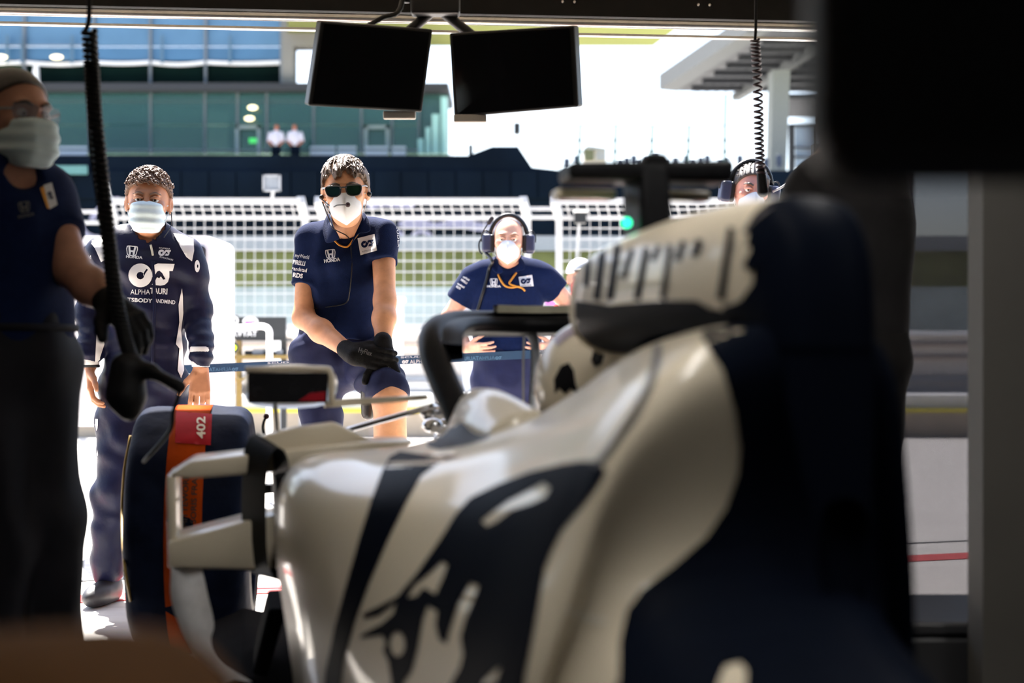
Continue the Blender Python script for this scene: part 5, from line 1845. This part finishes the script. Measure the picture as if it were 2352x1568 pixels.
# ------------------------------------------------------------------ the driver in the race suit
def driver_standing():
    r_ = root('person', (P_(320, 900, 5.6)[0], 5.6, 0), 'person in a navy and white race suit with curly hair and a pale blue mask', 'person')
    H = Head(P_(341, 466, 5.55), 10, 4, -2, 1.03)
    shl, shr = P_(232, 582, 5.62), P_(430, 580, 5.60)
    ell_, wrl = P_(204, 715, 5.66), P_(207, 838, 5.56)
    elr, wrr = P_(457, 715, 5.64), P_(461, 842, 5.54)
    hf = H.field()
    h1 = hand(wrl + (0, 0, -.01), (.06, -.15, -1), (.95, .25, .1), (-.15, -1, 0), (16, 30, 28), .06, 1.0)
    h2 = hand(wrr + (0, 0, -.01), (-.02, -.12, -1), (-.30, .95, 0), (-1, -.2, 0), (10, 22, 20), .08, 1.0)
    body = U([rc(P_(342, 515, 5.58), P_(343, 560, 5.62), .057, .062), spine([(P_(342, 565, 5.62), .13, .08), (P_(338, 700, 5.64), .12, .09), (P_(335, 860, 5.64), .12, .09)]),
              rc(shl, ell_, .045, .037), rc(ell_, wrl, .038, .027), rc(shr, elr, .045, .037), rc(elr, wrr, .038, .027)], .02)
    full = lambda P: smin(smin(smin(body(P), hf(P), .02), h1(P), .008), h2(P), .008)
    bo = obj('body', sdf(full, [H.c + .13, H.c - .13, shl, shr, wrl + (0, 0, -.2), wrr + (0, 0, -.2), P_(335, 870, 5.64)], .08, .0048), M_skinA, r_, True)
    H.eyes(r_)
    H.brows(r_, M_hairA, -.002)
    H.lids(r_, M_skinA)
    H.hair(r_, M_hairA, 'curly')
    H.mask(r_, M_maskb, False, .008)
    tors = spine([(P_(342, 545, 5.62), .095, .08), (P_(340, 570, 5.62), .165, .10), (P_(334, 620, 5.62), .182, .128), (P_(332, 730, 5.64), .165, .13), (P_(333, 810, 5.65), .155, .125), (P_(333, 880, 5.65), .165, .13)])
    kl, kr = P_(262, 1130, 5.60), P_(392, 1130, 5.62)
    al, ar = np.array((P_(245, 1300, 5.6)[0], 5.62, .12)), np.array((P_(398, 1300, 5.6)[0], 5.64, .12))
    arms = U([rc(shl, ell_, .066, .054), rc(ell_, wrl + (0, 0, .05), .055, .047), rc(shr, elr, .066, .054), rc(elr, wrr + (0, 0, .05), .055, .047)], .03)
    legs = U([rc(P_(288, 890, 5.65), kl, .105, .078), rc(kl, al, .076, .062), rc(P_(378, 890, 5.65), kr, .105, .078), rc(kr, ar, .076, .062)], .03)
    neckc = cut(rc(P_(342, 520, 5.60), P_(342, 556, 5.62), .072, .080), half(P_(342, 524, 5.60), (0, .3, 1)))
    su = lambda P: smin(smin(smin(tors(P), arms(P), .035), legs(P), .03), neckc(P), .02)

    def suf(P):
        d = su(P)
        # stacked folds on the forearms and at the waist
        z = P[:, 2]
        fold = np.sin(z * 150 + 3 * np.sin(P[:, 0] * 22)) * np.clip(1 - np.abs(z - 1.0) / .22, 0, 1)
        xs_ = np.abs(P[:, 0] - P_(335, 0, 5.62)[0])
        return d + .0035 * fold * np.clip((xs_ - .15) / .05, 0.25, 1)
    suf2 = wrinkle(suf, .0072, 32, 12)
    suf2 = minus(suf2, rc(P_(342, 470, 5.56), P_(343, 545, 5.58), .066, .060), .004)
    so = obj('race_suit', sdf(suf2, [shl, shr, wrl, wrr, al, ar, P_(342, 520, 5.5), P_(342, 520, 5.7)], .13, .0065), M_suit, r_, True)
    M_cuff = mat('white_cuff', (.74, .73, .72), .8, var=.03, bump=.15, bscale=150)
    for a, b in ((wrl + (0, 0, .075), wrl + (0, 0, .0)), (wrr + (0, 0, .075), wrr + (0, 0, .0))):
        obj('cuff', tube([a + (0, 0, .004), a, (a + b) / 2, b], [.036, .042, .039, .034], 20, 3), M_cuff, so, True)
    bs_ = bvh_of(so)
    W_ = M_print_w
    M_sw = mat('suit_white', (.78, .77, .76), .55, var=.03, bump=.1, bscale=40)
    decal('shoulder_patch', [[(196, 542), (222, 532), (246, 530), (249, 560), (252, 590), (232, 602), (218, 570)]], bs_, M_sw, so, 6, .004)
    decal('shoulder_patch', [[(398, 535), (418, 538), (444, 548), (446, 575), (441, 600), (428, 590), (416, 570)]], bs_, M_sw, so, 6, .004)
    decal('side_panel', [[(418, 662), (420, 680), (421, 720), (416, 760), (420, 800), (423, 850), (416, 868), (408, 850), (412, 800), (404, 790), (412, 740), (410, 700)]], bs_, M_sw, so, 6, .004)
    decal('side_panel', [[(222, 765), (236, 775), (240, 790), (230, 820), (228, 850), (218, 845), (220, 800)]], bs_, M_sw, so, 6, .004)
    ring_logo('chest_emblem', 348, 630, 106, bs_, W_, so, 0, .004, step=6)
    text('lettering', 'ALPHA', 322, 670, 12, bs_, W_, so, width_px=45, bold=-.004)
    text('lettering', 'TAURI', 365, 668, 13, bs_, W_, so, width_px=40, rot=3, bold=.03)
    text('lettering', 'TSBODY', 321, 689, 9, bs_, W_, so, width_px=58, rot=3, bold=.03)
    text('lettering', 'ANDMIND', 379, 692, 9, bs_, W_, so, width_px=48, rot=5, bold=.02)
    h_badge('h_emblem', 303, 576, 27, bs_, W_, so, 5)
    text('lettering', 'HONDA', 308, 590, 6, bs_, W_, so, width_px=38, rot=4, bold=.04)
    ring_logo('small_emblem', 378, 580, 29, bs_, W_, so, 3, .004)
    text('lettering', 'ALPHATAURI', 382, 593, 4, bs_, W_, so, width_px=32, rot=14, bold=.01)
    text('lettering', 'SCUDERIA', 378, 570, 3, bs_, W_, so, width_px=26, rot=5, bold=.01)
    text('lettering', 'myWorld', 193, 591, 9, bs_, W_, so, width_px=32, rot=-4, bold=.02)
    text('lettering', 'PIRELLI', 190, 607, 9, bs_, W_, so, width_px=26, rot=-2, bold=.03)
    decal('sleeve_disc', [circ(453, 611, 6, 14), circ(454, 611, 1.6, 4)], bs_, W_, so, 5, .004)
    for s_, cy in (('R', 978), ('O', 1043)):
        text('lettering', s_, 213, cy, 22, bs_, W_, so, width_px=40, rot=90, bold=.06)
    obj('zip_flap', tube([shoot(bs_, x, y, .002, 5.48) for x, y in ((352, 600), (354, 660), (354, 720), (352, 780), (350, 850))], .007, 6, 3), M_suit, so, True)
    obj('zip_pull', tube([shoot(bs_, x, y, .004, 5.5) for x, y in ((346, 562), (349, 575), (351, 586))], .0045, 6, 3), mat('zip_tape', (.62, .60, .48), .6), so, True)
    obj('wristwatch', tube([wrl + (.033 * math.cos(a), .03 * math.sin(a), -.004) for a in np.linspace(0, 6.28, 14)[:-1]], .006, 8, 0, True), M_black, r_, True)
    obj('ear_wire', tube([H.L(.085, 0, -.03), H.L(.088, .02, -.08), P_(377, 545, 5.5)], .0018, 6, 4), M_black, r_, True)
    shoe((al[0], al[1], 0), M_shoe, r_, -10)
    shoe((ar[0], ar[1], 0), M_shoe, r_, 10)
    return r_


def headset(H, parent, boom=None):
    hs_ = bpy.data.objects.new('headset', None)
    COL.objects.link(hs_)
    hs_.parent = parent
    BASE[hs_.name] = BASE[parent.name]
    L = H.L
    obj('head_band', tube([L(.098 * math.cos(a), -.006, .01 + .128 * math.sin(a)) for a in np.linspace(.25, math.pi - .25, 17)], .011, 8), M_black, hs_, True)
    for sx in (-1, 1):
        obj('ear_cup', sdf(rbox(L(sx * .108, -.006, -.008), np.array((.027, .036, .048)) * H.k, .018, H.R), [L(sx * .108, -.006, -.008)], .08, .005), M_cupnavy, hs_, True)
        obj('ear_cushion', sdf(rbox(L(sx * .083, -.006, -.008), np.array((.012, .036, .046)) * H.k, .010, H.R), [L(sx * .083, -.006, -.008)], .08, .005), M_black, hs_, True)
        obj('yoke', tube([L(sx * .094, -.006, .05), L(sx * .122, -.006, .058), L(sx * .136, -.006, .03), L(sx * .137, -.006, .0)], .0035, 6, 4), M_black, hs_, True)
    return hs_


# ------------------------------------------------------------------ the man with ear defenders
def man_headset():
    r_ = root('person', (P_(1165, 900, 7.3)[0], 7.3, 0), 'person with ear defenders and white mask standing hands on hips behind the halo', 'person')
    D = 7.3
    H = Head(P_(1168, 556, D - .08), -2, 2, -1, 1.0)
    shl, shr = P_(1087, 640, D), P_(1246, 636, D)
    ell_, wrl = P_(1034, 728, D + .06), P_(1072, 800, D - .12)
    elr, wrr = P_(1312, 705, D + .06), P_(1272, 798, D - .12)
    hf = H.field()
    h1 = hand(wrl, P_(1112, 803, D - .17) - wrl, (.1, .9, .25), (.1, .2, 1), (10, 26, 24), .10, .9)
    h2 = hand(wrr, P_(1234, 803, D - .17) - wrr, (-.1, .9, .25), (-.1, .2, 1), (10, 26, 24), .10, .9)
    body = U([rc(P_(1168, 590, D - .06), P_(1168, 622, D), .060, .068), spine([(P_(1167, 630, D), .13, .08), (P_(1165, 720, D), .14, .1), (P_(1163, 815, D), .13, .1)]),
              rc(shl, ell_, .052, .043), rc(ell_, ell_ * .6 + wrl * .4, .043, .045), rc(ell_ * .6 + wrl * .4, wrl, .045, .029),
              rc(shr, elr, .052, .043), rc(elr, elr * .6 + wrr * .4, .043, .045), rc(elr * .6 + wrr * .4, wrr, .045, .029)], .025)
    full = lambda P: smin(smin(smin(body(P), hf(P), .02), h1(P), .006), h2(P), .006)
    obj('body', sdf(full, [H.c + .13, H.c - .13, ell_, elr, wrl, wrr, P_(1163, 820, D)], .09, .0058), M_skinC, r_, True)
    H.eyes(r_)
    H.lids(r_, M_skinC)
    H.brows(r_, mat('brow_fair', (.25, .13, .08), .6))
    H.mask(r_, M_maskw, True, .015)
    hs_ = headset(H, r_)
    obj('microphone_boom', tube([H.L(-.137, .0, .01), H.L(-.135, .01, .04), H.L(-.115, .02, .075), H.L(-.098, .02, .10)], .0035, 6, 4), M_black, hs_, True)
    obj('microphone', sdf(rc(H.L(-.100, .02, .096), H.L(-.086, .02, .118), .011, .011), [H.L(-.09, .02, .1)], .04, .004), mat('mic_foam_dark', (.02, .015, .018), .8), hs_, True)
    obj('side_arm', tube([H.L(-.137, 0, .02), H.L(-.15, 0, -.01), H.L(-.145, 0, -.05), H.L(-.132, 0, -.062)], .0045, 6, 4), M_black, hs_, True)
    tors = spine([(P_(1168, 612, D), .09, .08), (P_(1167, 632, D), .17, .10), (P_(1166, 675, D), .185, .135), (P_(1165, 740, D), .178, .14), (P_(1163, 812, D), .172, .135)])
    sl_e, sr_e = shl + (ell_ - shl) * .56, shr + (elr - shr) * .50
    sl = cut(rc(shl, ell_, .072, .068), half(sl_e, ell_ - shl))
    sr = cut(rc(shr, elr, .072, .068), half(sr_e, elr - shr))
    top = U([tors, rc(P_(1110, 626, D), P_(1226, 622, D), .062, .062)], .03)
    sh = lambda P: smin(smin(top(P), sl(P), .03), sr(P), .03)
    shf = wrinkle(cut(sh, half(P_(1163, 815, D), (0, 0, -1))), .004, 28, 5)
    shf = minus(shf, rc(P_(1166, 596, D - .12), P_(1167, 632, D - .135), .055, .012), .004)
    shf = minus(shf, rc(P_(1167, 580, D - .04), P_(1168, 612, D), .070, .066), .003)
    so = obj('polo_shirt', sdf(shf, [shl, shr, sl_e, sr_e, P_(1163, 820, D)], .16, .0065), M_polo, r_, True)
    for pts_ in ([(1140, 590, D - .05), (1130, 604, D - .10), (1132, 620, D - .135), (1146, 628, D - .15), (1156, 622, D - .155), (1146, 606, D - .13), (1143, 594, D - .1)],
                 [(1196, 590, D - .05), (1203, 604, D - .10), (1204, 618, D - .135), (1190, 622, D - .15), (1178, 626, D - .155), (1190, 608, D - .13), (1192, 594, D - .1)]):
        obj('collar', bevel(extrude([P_(*p) for p in cr(pts_, 3, True)], (0, .014, 0)), .003, 2), M_polo, so, True)
    tr = U([spine([(P_(1163, 808, D), .165, .135), (P_(1163, 860, D), .18, .145)]), rc(P_(1128, 880, D), np.array((P_(1118, 0, D)[0], D, .08)), .10, .07), rc(P_(1198, 880, D), np.array((P_(1208, 0, D)[0], D, .08)), .10, .07)], .03)
    obj('trousers', sdf(wrinkle(tr, .005, 26, 8), [P_(1090, 800, D), P_(1240, 800, D), np.array((P_(1118, 0, D)[0], D, .05))], .14, .009), M_shorts, r_, True)
    obj('belt', tube([P_(1163, 812, D) + (.176 * math.cos(a), .140 * math.sin(a), 0) for a in np.linspace(0, 2 * math.pi, 29)[:-1]], .014, 6, 0, True), M_black, r_, True)
    bs_ = bvh_of(so)
    decal('badge', [[(1191, 636), (1222, 631), (1226, 657), (1195, 658)]], bs_, M_print_w, so, 5, .004)
    ring_logo('badge_emblem', 1208, 645, 24, bs_, MATS['navy_polo'], so, -4, .007)
    text('lettering', 'ALPHATAURI', 1209, 655, 3, bs_, MATS['navy_polo'], so, width_px=23, rot=-2, off=.007)
    h_badge('h_emblem', 1134, 647, 18, bs_, M_print_w, so, 0)
    text('lettering', 'HONDA', 1134, 657, 5, bs_, M_print_w, so, width_px=32, bold=.04)
    for s_, cx, cy, w_ in (('myWorld', 1071, 639, 16), ('PIRELLI', 1066, 646, 16), ('randstad', 1059, 655, 18), ('RDS', 1053, 660, 11)):
        text('lettering', s_, cx, cy, 5, bs_, M_print_w, so, width_px=w_, rot=32, bold=.02)
    obj('lanyard', tube([shoot(bs_, x, y, .006, D - .14) for x, y in ((1144, 630), (1150, 643), (1160, 656), (1174, 660), (1190, 658), (1200, 662), (1206, 668))], .005, 6, 4), M_orange, so, True)
    obj('lanyard', tube([shoot(bs_, x, y, .006, D - .14) for x, y in ((1186, 626), (1176, 640), (1170, 650), (1178, 655), (1196, 660))], .005, 6, 4), M_orange, so, True)
    pts = [H.L(-.115, .0, -.055), P_(1131, 600, D - .15)] + [shoot(bs_, x, y, .010, D - .15) for x, y in ((1124, 615), (1118, 640), (1110, 668), (1102, 695), (1096, 715))]
    obj('coiled_cable', tube(pts, .0085, 8, 6), M_black, r_, True)
    shoe((P_(1118, 0, D)[0], D, 0), M_shoe, r_, -8)
    shoe((P_(1208, 0, D)[0], D, 0), M_shoe, r_, 8)
    return r_


# ------------------------------------------------------------------ the man half hidden behind the airbox
def man_behind_airbox():
    D = 6.3
    r_ = root('person', (P_(1722, 900, D)[0], D, 0), 'person with slicked dark hair and a headset peeking over the airbox', 'person')
    H = Head(P_(1722, 441, D), 6, 8, -6, 1.0)
    hf = H.field()
    body = U([rc(P_(1722, 480, D + .02), P_(1722, 520, D + .04), .058, .064), spine([(P_(1722, 530, D + .05), .14, .08), (P_(1722, 640, D + .05), .14, .1), (P_(1722, 760, D + .05), .12, .1)])], .03)
    full = lambda P: smin(body(P), hf(P), .02)
    obj('body', sdf(full, [H.c + .13, H.c - .13, P_(1722, 760, D)], .12, .006), mat('skin_rosy', (.60, .27, .20), .45, var=.1, scale=30), r_, True)
    H.eyes(r_)
    H.lids(r_, MATS['skin_rosy'])
    H.brows(r_, M_hairD)
    H.hair(r_, M_hairD, 'slick')
    H.mask(r_, M_maskw, True, .006)
    headset(H, r_)
    obj('microphone_boom', tube([P_(1775, 440, D - .03), P_(1795, 430, D - .05), P_(1830, 408, D - .05)], .005, 6, 3), M_grey, r_, True)
    sh = U([spine([(P_(1722, 525, D + .05), .10, .08), (P_(1722, 548, D + .05), .17, .1), (P_(1722, 600, D + .05), .19, .13), (P_(1722, 800, D + .05), .16, .13)]),
            rc(P_(1632, 560, D + .05), P_(1610, 720, D + .05), .062, .05), rc(P_(1812, 560, D + .05), P_(1834, 720, D + .05), .062, .05)], .03)
    obj('polo_shirt', sdf(wrinkle(sh, .004, 28, 5), [P_(1600, 510, D), P_(1840, 810, D)], .15, .009), M_polo, r_, True)
    tr = U([rc(P_(1690, 800, D + .05), np.array((P_(1685, 0, D)[0], D + .05, .08)), .11, .07), rc(P_(1754, 800, D + .05), np.array((P_(1760, 0, D)[0], D + .05, .08)), .11, .07)], .03)
    obj('trousers', sdf(tr, [P_(1670, 780, D), P_(1780, 780, D), np.array((P_(1722, 0, D)[0], D, .05))], .15, .012), M_shorts, r_, True)
    shoe((P_(1685, 0, D)[0], D + .05, 0), M_shoe, r_)
    shoe((P_(1760, 0, D)[0], D + .05, 0), M_shoe, r_)


# ------------------------------------------------------------------ dark mechanic at the left with the air hose
def mechanic_dark():
    D = 3.4
    r_ = root('person', (P_(20, 900, D)[0], D, 0), 'masked person in a dark navy polo in shadow at the left edge', 'person')
    H = Head(P_(32, 276, D), 52, 4, 0, 1.0)
    hf = H.field()
    shl = P_(108, 455, D + .06)
    el, wr = P_(166, 618, D - .02), P_(250, 695, D - .10)
    shn = P_(-75, 460, D - .1)
    body = U([rc(H.L(0, -.02, -.08), P_(28, 415, D), .056, .066), spine([(P_(20, 430, D), .12, .08), (P_(15, 700, D), .12, .1)], (.7, .7, 0)), rc(shl, el, .05, .042), rc(el, el * .5 + wr * .5, .042, .042), rc(el * .5 + wr * .5, wr, .042, .029),
              rc(shn, P_(-150, 640, D - .05), .05, .042), rc(P_(-150, 640, D - .05), P_(-150, 790, D - .2), .042, .028)], .025)
    h2 = hand(P_(-150, 790, D - .2), (.1, -.3, -.9), (.6, .6, 0), (.3, -.3, .6), (22, 32, 26), .06)
    full = lambda P: smin(smin(body(P), hf(P), .02), h2(P), .008)
    obj('body', sdf(full, [H.c + .13, H.c - .13, shl, wr, shn, P_(-150, 980, D - .3), P_(-110, 640, D), P_(15, 700, D)], .09, .006), M_skinE, r_, True)
    H.eyes(r_)
    H.hair(r_, M_hairD, 'crop')
    H.brows(r_, M_hairD)
    H.mask(r_, M_maskb, False, .006)
    gl = bpy.data.objects.new('safety_glasses', None)
    COL.objects.link(gl)
    gl.parent = r_
    BASE[gl.name] = BASE[r_.name]
    for sx in (-1, 1):
        o_ = [H.L(sx * (.006 + x), .110 - .3 * x, .010 + y) for x, y in cr([(.0, .018), (.03, .021), (.056, .016), (.056, -.008), (.04, -.022), (.012, -.018)], 3, True)]
        obj('lens', extrude(o_, -H.R[:, 1] * .002), glassmat('clear_lens', (.4, .4, .45), .7, .05), gl)
        obj('temple', tube([H.L(sx * .062, .09, .018), H.L(sx * .078, .04, .016), H.L(sx * .084, -.02, .010)], .003, 6, 3), M_grey, gl, True)
    rt = (.72, .69, 0)
    tors = spine([(P_(26, 412, D), .09, .08), (P_(18, 440, D), .16, .1), (P_(10, 520, D), .185, .13), (P_(10, 640, D), .17, .13), (P_(10, 760, D), .17, .13)], rt)
    slv = cut(rc(shl, el, .066, .062), half(shl + (el - shl) * .52, el - shl))
    sln = cut(rc(shn, P_(-150, 640, D - .05), .066, .06), half(P_(-120, 570, D - .1), (0, 0, -1)))
    top = U([tors, rc(shn, shl, .06, .06)], .04)
    sh = lambda P: smin(smin(top(P), slv(P), .03), sln(P), .03)
    shf = minus(wrinkle(sh, .004, 28, 15), rc(P_(58, 395, D - .08), P_(62, 435, D - .11), .05, .015), .004)
    so = obj('polo_shirt', sdf(shf, [shl, shn, P_(0, 770, D), P_(20, 400, D)], .17, .007), M_polo, r_, True)
    tr = U([spine([(P_(10, 745, D), .165, .13), (P_(15, 820, D), .175, .14)], rt), rc(P_(70, 850, D + .03), P_(105, 1180, D), .115, .088), rc(P_(105, 1180, D), np.array((P_(120, 0, D)[0], D + .02, .1)), .085, .075),
            rc(P_(-40, 850, D - .05), P_(-20, 1250, D - .1), .115, .09), rc(P_(-20, 1250, D - .1), np.array((P_(0, 0, D)[0], D - .1, .1)), .09, .08)], .04)
    obj('trousers', sdf(wrinkle(tr, .006, 24, 3), [P_(-60, 740, D), P_(130, 740, D), np.array((P_(0, 0, D)[0], D, .05))], .16, .009), mat('trousers_black', (.010, .010, .014), .8, spec=.2), r_, True)
    obj('belt', tube([P_(10, 752, D) + (.172 * math.cos(a) * .72 - .135 * math.sin(a) * .69, .172 * math.cos(a) * .69 + .135 * math.sin(a) * .72, 0) for a in np.linspace(0, 2 * math.pi, 25)[:-1]], .010, 6, 0, True), MATS['trousers_black'], r_, True)
    g = U([hand(wr, P_(312, 745, D - .16) - wr, (-.3, .5, -.8), (.2, -.6, .6), (25, 35, 30), .06, 1.0, .004), rc(wr - unit(wr - el) * .01, wr + unit(wr - el) * .04, .034, .036)], .012)
    obj('glove', sdf(g, [wr, P_(320, 790, D - .15)], .09, .0055), M_glove, r_, True)
    bs_ = bvh_of(so)
    M_pd = mat('print_white_b', (.6, .6, .6), .6)
    decal('badge', [[(100, 425), (119, 419), (132, 470), (114, 480)]], bs_, M_pd, so, 6, .005)
    decal('badge_edge', [[(92, 432), (100, 427), (115, 480), (108, 478)]], bs_, M_orange, so, 6, .005)
    ring_logo('badge_emblem', 116, 449, 20, bs_, M_polo, so, 74, .008)
    M_pdim = mat('print_grey', (.10, .10, .10), .6)
    h_badge('h_emblem', 56, 475, 28, bs_, M_pdim, so, -8, .005)
    text('lettering', 'HONDA', 60, 494, 8, bs_, M_pdim, so, width_px=38, rot=-12, bold=.03, off=.005)
    shoe((P_(120, 0, D)[0], D + .02, 0), M_shoe, r_, 50)
    shoe((P_(0, 0, D)[0], D - .1, 0), M_shoe, r_, 50)


# ------------------------------------------------------------------ dark figure at the right beyond the car
def figure_right():
    D = 3.75
    r_ = root('person', (P_(1948, 900, D)[0], D, 0), 'dark blurred person in shorts standing at the right beyond the car', 'person')
    H = Head(P_(1943, 270, D), -30, 0, 0, 1.0)
    hf = H.field()
    kn, an = P_(2003, 1150, D), np.array((P_(2030, 0, D)[0], D, .10))
    kn2, an2 = P_(1893, 1150, D + .1), np.array((P_(1888, 0, D)[0], D + .1, .1))
    sh_, el, wr = P_(2008, 450, D), P_(2026, 600, D + .03), P_(1998, 735, D - .05)
    body = U([rc(P_(1943, 330, D), P_(1943, 390, D), .058, .066), spine([(P_(1943, 400, D), .12, .08), (P_(1943, 720, D), .12, .1)]), rc(sh_, el, .05, .042), rc(el, wr, .042, .03),
              rc(P_(1878, 450, D), P_(1863, 600, D), .05, .042), rc(P_(1863, 600, D), P_(1883, 735, D - .05), .042, .03),
              rc(P_(1988, 880, D), kn, .085, .058), rc(kn, kn * .6 + an * .4, .056, .062), rc(kn * .6 + an * .4, an, .062, .036), rc(P_(1903, 880, D), kn2, .085, .058), rc(kn2, an2, .06, .036)], .03)
    h1 = hand(wr, (0, -.1, -1), (-1, .1, 0), (0, -1, 0), (18, 28, 24), .06)
    full = lambda P: smin(smin(body(P), hf(P), .02), h1(P), .008)
    obj('body', sdf(full, [H.c + .13, H.c - .13, P_(1848, 450, D), el, an, an2], .1, .008), mat('skin_in_shade', (.30, .15, .10), .6), r_, True)  # skin colour darkened to paint in the shade on this figure
    H.eyes(r_)
    H.brows(r_, M_hairD)
    H.hair(r_, M_hairD, 'crop')
    tors = spine([(P_(1943, 395, D), .10, .08), (P_(1943, 430, D), .165, .1), (P_(1943, 520, D), .18, .13), (P_(1943, 760, D), .16, .13)])
    s1 = cut(rc(sh_, el, .066, .066), half(sh_ + (el - sh_) * .95, el - sh_))
    s2 = cut(rc(P_(1878, 450, D), P_(1863, 600, D), .066, .06), half(P_(1866, 560, D), (0, 0, -1)))
    t_ = lambda P: smin(smin(tors(P), s1(P), .03), s2(P), .03)
    obj('polo_shirt', sdf(wrinkle(t_, .004, 28, 2), [P_(1838, 400, D), P_(2048, 770, D)], .14, .009), mat('polo_in_shade', (.016, .015, .016), .9, spec=.15), r_, True)  # shirt in a shaded colour, the gloom is in the material
    sho = U([spine([(P_(1943, 740, D), .15, .13), (P_(1943, 820, D), .165, .14)]), rc(P_(1990, 860, D), P_(1998, 1080, D), .10, .082), rc(P_(1903, 860, D), P_(1894, 1080, D + .05), .10, .082)], .03)
    obj('shorts', sdf(wrinkle(sho, .005, 26, 6), [P_(1858, 740, D), P_(2028, 1100, D)], .13, .009), mat('shorts_in_shade', (.014, .013, .013), .9, spec=.15), r_, True)  # shorts likewise carry their shade in the base colour
    shoe((an[0], an[1], 0), M_shoe, r_, -20)
    shoe((an2[0], an2[1], 0), M_shoe, r_, -20)


# ------------------------------------------------------------------ person in red and white far behind the airbox
def person_red():
    D = 9.2
    s = FPX / D
    r_ = root('person', (P_(1345, 900, D)[0], D, 0), 'person in red and white with a white cap half hidden behind the airbox', 'person')
    H = Head(P_(1333, 640, D), 10, 0, 0, 1.0)
    hf = H.field()
    body = U([rc(P_(1340, 660, D), P_(1345, 690, D), .055, .06), spine([(P_(1350, 700, D), .12, .08), (P_(1352, 800, D), .12, .09)])], .03)
    obj('body', sdf(lambda P: smin(body(P), hf(P), .02), [H.c + .13, H.c - .13, P_(1352, 800, D)], .1, .009), M_skinE, r_, True)
    cap = cut(ell(H.L(0, -.01, .035), (.09, .11, .10), H.R), half(H.L(0, 0, .035), -H.R[:, 2]))
    obj('cap', sdf(cap, [H.c - .15, H.c + .15], .0, .008), M_white, r_, True)
    obj('visor', sdf(ell(H.L(0, .10, .045), (.07, .075, .012), H.R), [H.L(0, .1, .045)], .1, .008), M_black, r_, True)
    H.mask(r_, mat('mask_red', (.55, .03, .03), .6), False)
    sh = U([spine([(P_(1350, 680, D), .10, .08), (P_(1350, 700, D), .17, .1), (P_(1352, 760, D), .17, .12), (P_(1352, 860, D), .15, .12)]), rc(P_(1292, 712, D), P_(1285, 790, D), .06, .055)], .03)
    obj('jacket', sdf(sh, [P_(1280, 680, D), P_(1420, 870, D)], .14, .012), mat('jacket_red', (.60, .03, .025), .7), r_, True)
    tr = U([rc(P_(1332, 850, D), np.array((P_(1330, 0, D)[0], D, .08)), .11, .07), rc(P_(1372, 850, D), np.array((P_(1374, 0, D)[0], D, .08)), .11, .07)], .03)
    obj('trousers', sdf(tr, [P_(1320, 830, D), P_(1385, 830, D), np.array((P_(1345, 0, D)[0], D, .05))], .14, .015), M_white, r_, True)
    shoe((P_(1330, 0, D)[0], D, 0), M_shoe, r_)
    shoe((P_(1374, 0, D)[0], D, 0), M_shoe, r_)


mechanic_leaning()
driver_standing()
man_headset()
man_behind_airbox()
mechanic_dark()
figure_right()
person_red()

# ================================================================== air hoses hanging from the ceiling
ah = root('air_hose', P_(205, 20, 3.25), 'thick black coiled air hose with a wheel gun hanging at the left', 'hose')


def helix(path, r, turns, n):
    P = cr(path, n)
    out = []
    for i, p in enumerate(P):
        a = 2 * math.pi * turns * i / (len(P) - 1)
        out.append(p + np.array((r * math.cos(a), r * math.sin(a), 0)))
    return np.array(out)


obj('lead', tube([P_(205, -90, 3.25), P_(205, 30, 3.25), P_(200, 62, 3.25), P_(190, 78, 3.24)], .006, 8, 5), M_rubber, ah, True)
obj('open_coil', tube(helix([P_(205, 70, 3.25), P_(207, 110, 3.25), P_(210, 150, 3.25)], .013, 6, 48), .0058, 7), M_rubber, ah, True)
obj('tight_coil', tube(helix([P_(210, 148, 3.25), P_(217, 260, 3.25), P_(232, 400, 3.24), P_(248, 540, 3.23), P_(262, 660, 3.22), P_(285, 770, 3.21), P_(306, 835, 3.2)], .013, 64, 128), .0062, 6), M_rubber, ah, True)
obj('inner_tube', tube([P_(210, 150, 3.25), P_(217, 260, 3.25), P_(232, 400, 3.24), P_(248, 540, 3.23), P_(262, 660, 3.22), P_(285, 770, 3.21), P_(306, 835, 3.2)], .011, 8, 4), M_rubber, ah, True)
obj('thin_cable', tube([P_(200, 90, 3.3), P_(205, 300, 3.3), P_(222, 450, 3.3), P_(262, 700, 3.28), P_(300, 830, 3.22)], .004, 6, 5), M_rubber, ah, True)
gun = obj('wheel_gun', sdf(U([rc(P_(292, 845, 3.2), P_(290, 905, 3.2), .038, .046), rc(P_(300, 840, 3.2), P_(345, 852, 3.18), .02, .016), rc(P_(345, 852, 3.18), P_(412, 888, 3.15), .013, .015), rc(P_(290, 905, 3.2), P_(298, 945, 3.2), .03, .022)], .02),
                           [P_(260, 830, 3.2), P_(420, 960, 3.2)], .06, .006), M_rubber, ah, True)
obj('trigger_cable', tube([P_(415, 888, 3.15), P_(408, 915, 3.16), P_(398, 945, 3.17), P_(390, 990, 3.2), P_(330, 1060, 3.3)], .005, 6, 5), M_rubber, gun, True)
sc_ = root('spiral_cable', P_(1738, 10, 4.45), 'thin dark spiral cable hanging beside the grandstand column', 'cable')
obj('lead', tube([P_(1736, -20, 4.45), P_(1736, 60, 4.45), P_(1734, 95, 4.45)], .005, 6, 4), M_rubber, sc_, True)
obj('coil', tube(helix([P_(1734, 90, 4.45), P_(1738, 150, 4.45), P_(1742, 250, 4.45), P_(1744, 330, 4.45), P_(1748, 400, 4.45)], .0125, 26, 90), .0040, 6), mat('cable_plum', (.03, .012, .02), .5), sc_, True)
obj('plug', sdf(U([rc(P_(1748, 395, 4.45), P_(1752, 440, 4.45), .014, .018)], .01), [P_(1750, 420, 4.45)], .08, .006), M_rubber, sc_, True)
